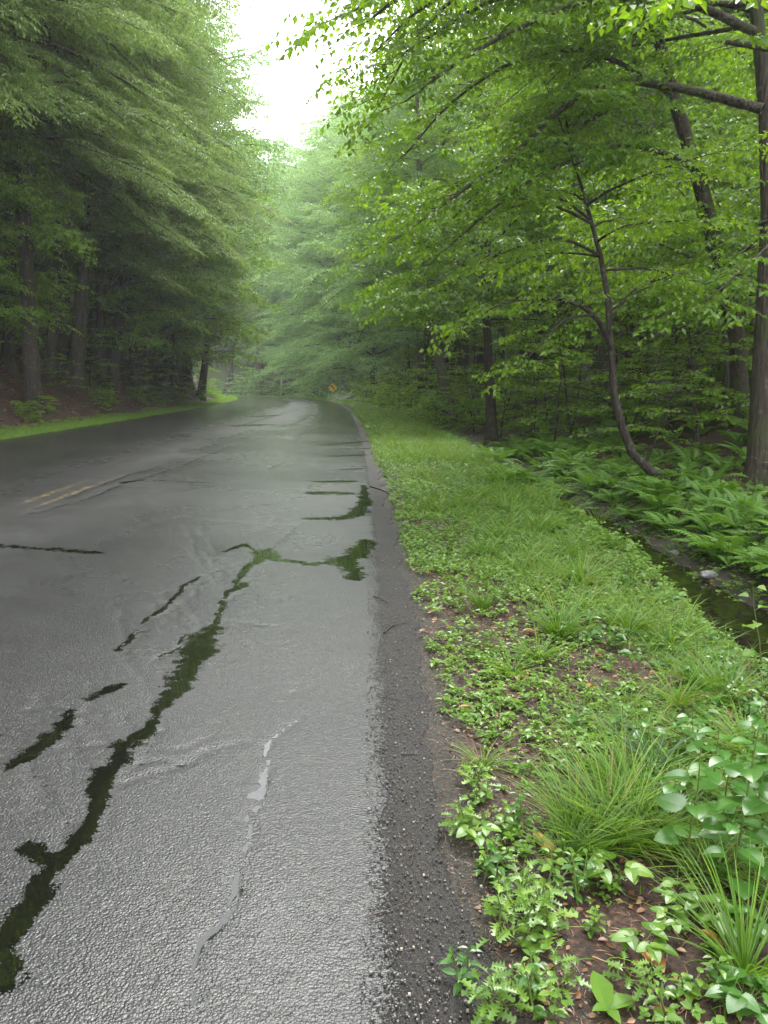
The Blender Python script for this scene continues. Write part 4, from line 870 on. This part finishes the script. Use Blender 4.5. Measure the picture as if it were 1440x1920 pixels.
# fallen leaves, twigs, pebbles
def dead_leaf(L, wd, droop, fold, m_):
    g = Geo(); T = strip_template([0,.12,.3,.5,.7,.88,1], [.06,.3,.48,.5,.4,.2,.01], droop, fold); place(g, T, [(0,0,.012)], [(1,0,.08)], [(.1,.15,1)], L, wd); tube(g, [(-.02,0,.006),(.0,0,.012)], .0012, 3); return g.data('fallen_leaf', M[m_])
g = Geo(); T = strip_template([0,.15,.4,.6,.62,.8,1], [.2,.45,.5,.42,.3,.34,.1], .5, -.5); place(g, T, [(0,0,.02)], [(1,0,.1)], [(0,.2,1)], .13, .055); fold_y = g.data('fallen_leaf', M['yellow'])
for me, px, py, rz, lab in ((fold_y, 1002, 1572, -.75, 'folded yellow leaf lying on the soil left of the grass patch'), (dead_leaf(.075,.06,.1,.2,'orange'), 1208, 1800, -1.2, 'round brown leaf lying flat on the soil near the bottom edge'),
    (dead_leaf(.085,.03,.2,.5,'yellow'), 1312, 1758, -1.1, 'narrow pale yellow leaf standing against the seedlings at lower right'), (dead_leaf(.03,.02,.1,.3,'orange'), 1228, 1905, -.4, 'tiny orange leaf at the bottom edge'),
    (dead_leaf(.075,.022,.3,.9,'redleaf'), 760, 1775, .35, 'curled dark red leaf lying on the black gravel'), (dead_leaf(.09,.045,.2,.4,'tan'), 980, 1190, -.1, 'tan leaf lying left of the densest grass tuft'),
    (dead_leaf(.075,.03,.2,.5,'tan'), 990, 1272, 1.2, 'upright tan leaf below the densest grass tuft'), (dead_leaf(.07,.03,.2,.3,'orange'), 965, 1278, 0., 'orange brown leaf beside the upright tan leaf'),
    (dead_leaf(.06,.035,.2,.5,'orange'), 1100, 1298, .6, 'rusty leaf among weeds right of the upright tan leaf'), (dead_leaf(.07,.025,.2,.4,'orange'), 860, 1335, .1, 'rust coloured leaf near the gravel edge'), (dead_leaf(.11,.08,.2,.3,'weed'), 990, 1022, .1, 'large pale green leaf lying flat on the weeds far up the verge')):
    single('fallen_leaf', me, px, py, 1., lab, 'leaf', None, rz, .01)
def twig(pts, r, lab, name='twig', m_='twig', side=()):
    Pn = [on_plane(x, y, .012, -.02) if m_ == 'twig' else G(x, y)+A([0,0,.03]) for x, y in pts]; o_ = Pn[0]; g = Geo(); tube(g, Pn, np.linspace(r, r*.5, len(Pn)), 5, .5, .2)
    for a in side: tube(g, [on_plane(x, y, .014, -.02) for x, y in a], [r*.7, r*.4], 4, .5)
    o = link(name, g.data(name, M[m_], True, o_), None, o_); tag(o, lab, 'twig')
twig([(720,1186),(735,1173),(765,1165)], .006, 'forked twig lying across the gravel edge, middle distance', side=[((735,1173),(738,1165))])
twig([(700,1118),(715,1122),(728,1130)], .006, 'short thick twig at the gravel edge above the forked twig')
twig([(706,1301),(735,1308),(768,1316)], .003, 'thin straight twig lying across the black gravel')
twig([(688,1718),(722,1708),(762,1692),(778,1670)], .0022, 'long thin bent twig on the gravel above a curled red leaf')
twig([(770,1622),(778,1590),(772,1560)], .002, 'thin upright lying twig beside the gravel near the first seedlings')
twig([(120,1199),(140,1197),(162,1194)], .004, 'lone dark twig on the asphalt of the left lane')
twig([(695,912),(715,918),(730,925)], .012, 'stick lying at the gravel edge far up the verge')
twig([(1110,1812),(1150,1828),(1212,1845)], .0016, 'pale straw stem on the soil left of the round brown leaf', 'straw', 'tan')
def stone(name, px, py, size, lab, m_='stone', flat=.7, seed=1):
    import bmesh
    bm = bmesh.new(); bmesh.ops.create_icosphere(bm, subdivisions=3 if size > .1 else 2, radius=1)
    for v in bm.verts:
        k = 1+.28*mnoise.noise(v.co*1.3+Vector((seed*3.1,0,0)))+.1*mnoise.noise(v.co*3.5); v.co = Vector((v.co.x*k, v.co.y*k*.8, v.co.z*k*flat))*size
    me = bpy.data.meshes.new(name); bm.to_mesh(me); bm.free(); me.materials.append(M[m_]); p_ = G(px, py)
    o = link(name, me, None, p_+A([0,0,size*flat*.35])); o.rotation_euler = (0,0,seed*1.7); return tag(o, lab, 'stone' if size < .4 else 'rock')
stone('pebble', 752, 1794, .009, 'small yellow pebble below the curled red leaf', 'pebble', .8, 1); stone('pebble', 755, 1612, .011, 'pale grey pebble on the gravel edge left of the first seedlings', 'stone', .6, 2); stone('pebble', 803, 1532, .007, 'tiny cream pebble beside the thin upright lying twig', 'pebble', .7, 3)
stone('boulder', 1110, 722, .62, 'pale pointed boulder standing on the dark slope behind the bent sapling', 'stone', 1.5, 4); stone('boulder', 1255, 735, .5, 'low grey rock on the slope right of the pale mossy trunk', 'stone', .7, 5)
for k, (px, py, sz, lab) in enumerate(((1205,1062,.16,'flat wet stone at the left waterline of the stream'),(1240,1085,.12,'smaller wet stone downstream of the flat waterline stone'),(1150,1000,.13,'dark stone where the stream emerges from the ferns'),(1330,1080,.10,'round stone on the mud bank right of the water'),(1265,1040,.09,'small stone on the far mud bank'))):
    stone('stream_stone', px, py, sz, lab, 'stone', .45, 10+k)

# ------------------------------------------------------------------ sign, post, dead branches at the bend
yS = 80.; c_ = P(624, 727, yS); gz = tz(c_[0], c_[1]); o = empty('warning_sign', (c_[0], c_[1], gz), 'yellow diamond road sign with a black left curve arrow at the far bend', 'sign')
def prism(pts2, th, mat_, name, parent, loc, rot=0.):
    import bmesh
    bm = bmesh.new(); f = bm.faces.new([bm.verts.new((x, 0, z)) for x, z in pts2]); e = bmesh.ops.extrude_face_region(bm, geom=[f])
    bmesh.ops.translate(bm, verts=[v for v in e['geom'] if isinstance(v, bmesh.types.BMVert)], vec=(0, th, 0)); bmesh.ops.recalc_face_normals(bm, faces=bm.faces)
    me = bpy.data.meshes.new(name); bm.to_mesh(me); bm.free(); me.materials.append(mat_); return link(name, me, parent, loc)
h_ = float(c_[2]-gz); a = .5
def dia(a, k=.06): return [(-k,a-k),(k,a-k),(a-k,k),(a-k,-k),(k,-a+k),(-k,-a+k),(-a+k,-k),(-a+k,k)]
pl = prism(dia(a), .01, M['sign_yellow'], 'sign_plate', o, (0, -.03, h_))
prism([(-.02+.09,-.24),(.07+.06,-.24),(.13,.0),(.03,.10),(-.07,.18),(-.02,.23),(-.22,.24),(-.20,.05),(-.14,.11),(-.04,.03),(.05,-.04)], .006, M['sign_black'], 'arrow', pl, (0, -.012, 0))
g = Geo(); tube(g, [(0,0,-.3),(0,0,h_+.3)], .035, 8); link('sign_post', g.data('sign_post', M['steel'], True), o)
b_ = G(527, 741); o = empty('marker_post', b_, 'pale weathered post leaning on the left verge near the bend', 'post')
k_ = b_[1]/F; g = Geo(); tube(g, [(0,0,-.2),(.0,0,.1),(2.5*k_,0,30*k_)], [2.6*k_,2.4*k_,2.2*k_], 8); link('post', g.data('post', M['white_paint'], True), o)
g = Geo(); tube(g, [(2.5*k_,0,30*k_),(2.7*k_,0,32*k_)], [2.4*k_,.5*k_], 8); link('cap', g.data('cap', M['deadwood'], True), o)
b_ = P(632, 748, 72); b_[2] = tz(b_[0], b_[1]); g = Geo(); rnd.seed(5)
for k in range(12):
    az = rnd.gauss(0,.5); e = .25+rnd.random()*.7; L = 1.2+rnd.random()*1.8; pts = gen_limb(A([rnd.gauss(0,.5), rnd.gauss(0,.3), .05]), az, L, e, -.4, 5); tube(g, pts, np.linspace(.035,.012,5), 5, .5)
tag(link('dead_branches', g.data('dead_branches', M['deadwood'], True), None, b_), 'bleached dead branches piled below the yellow sign at the bend', 'branches')

# ------------------------------------------------------------------ mist hanging in the valley
import bmesh
bm = bmesh.new(); bmesh.ops.create_cube(bm, size=1); me = bpy.data.meshes.new('haze')
for v in bm.verts: v.co = Vector((-149+299*(v.co.x+.5), -29+325*(v.co.y+.5), -3+98*(v.co.z+.5)))
bm.to_mesh(me); bm.free(); m = bpy.data.materials.new('mist'); m.use_nodes = True; t = m.node_tree; t.nodes.clear()
pv = t.nodes.new('ShaderNodeVolumePrincipled'); pv.inputs['Color'].default_value = (.95,.98,.96,1); pv.inputs['Density'].default_value = .0008; pv.inputs['Anisotropy'].default_value = .3
ou = t.nodes.new('ShaderNodeOutputMaterial'); t.links.new(pv.outputs[0], ou.inputs['Volume']); me.materials.append(m)
tag(link('haze', me), 'thin rain mist between the trees', None, None, 'stuff')
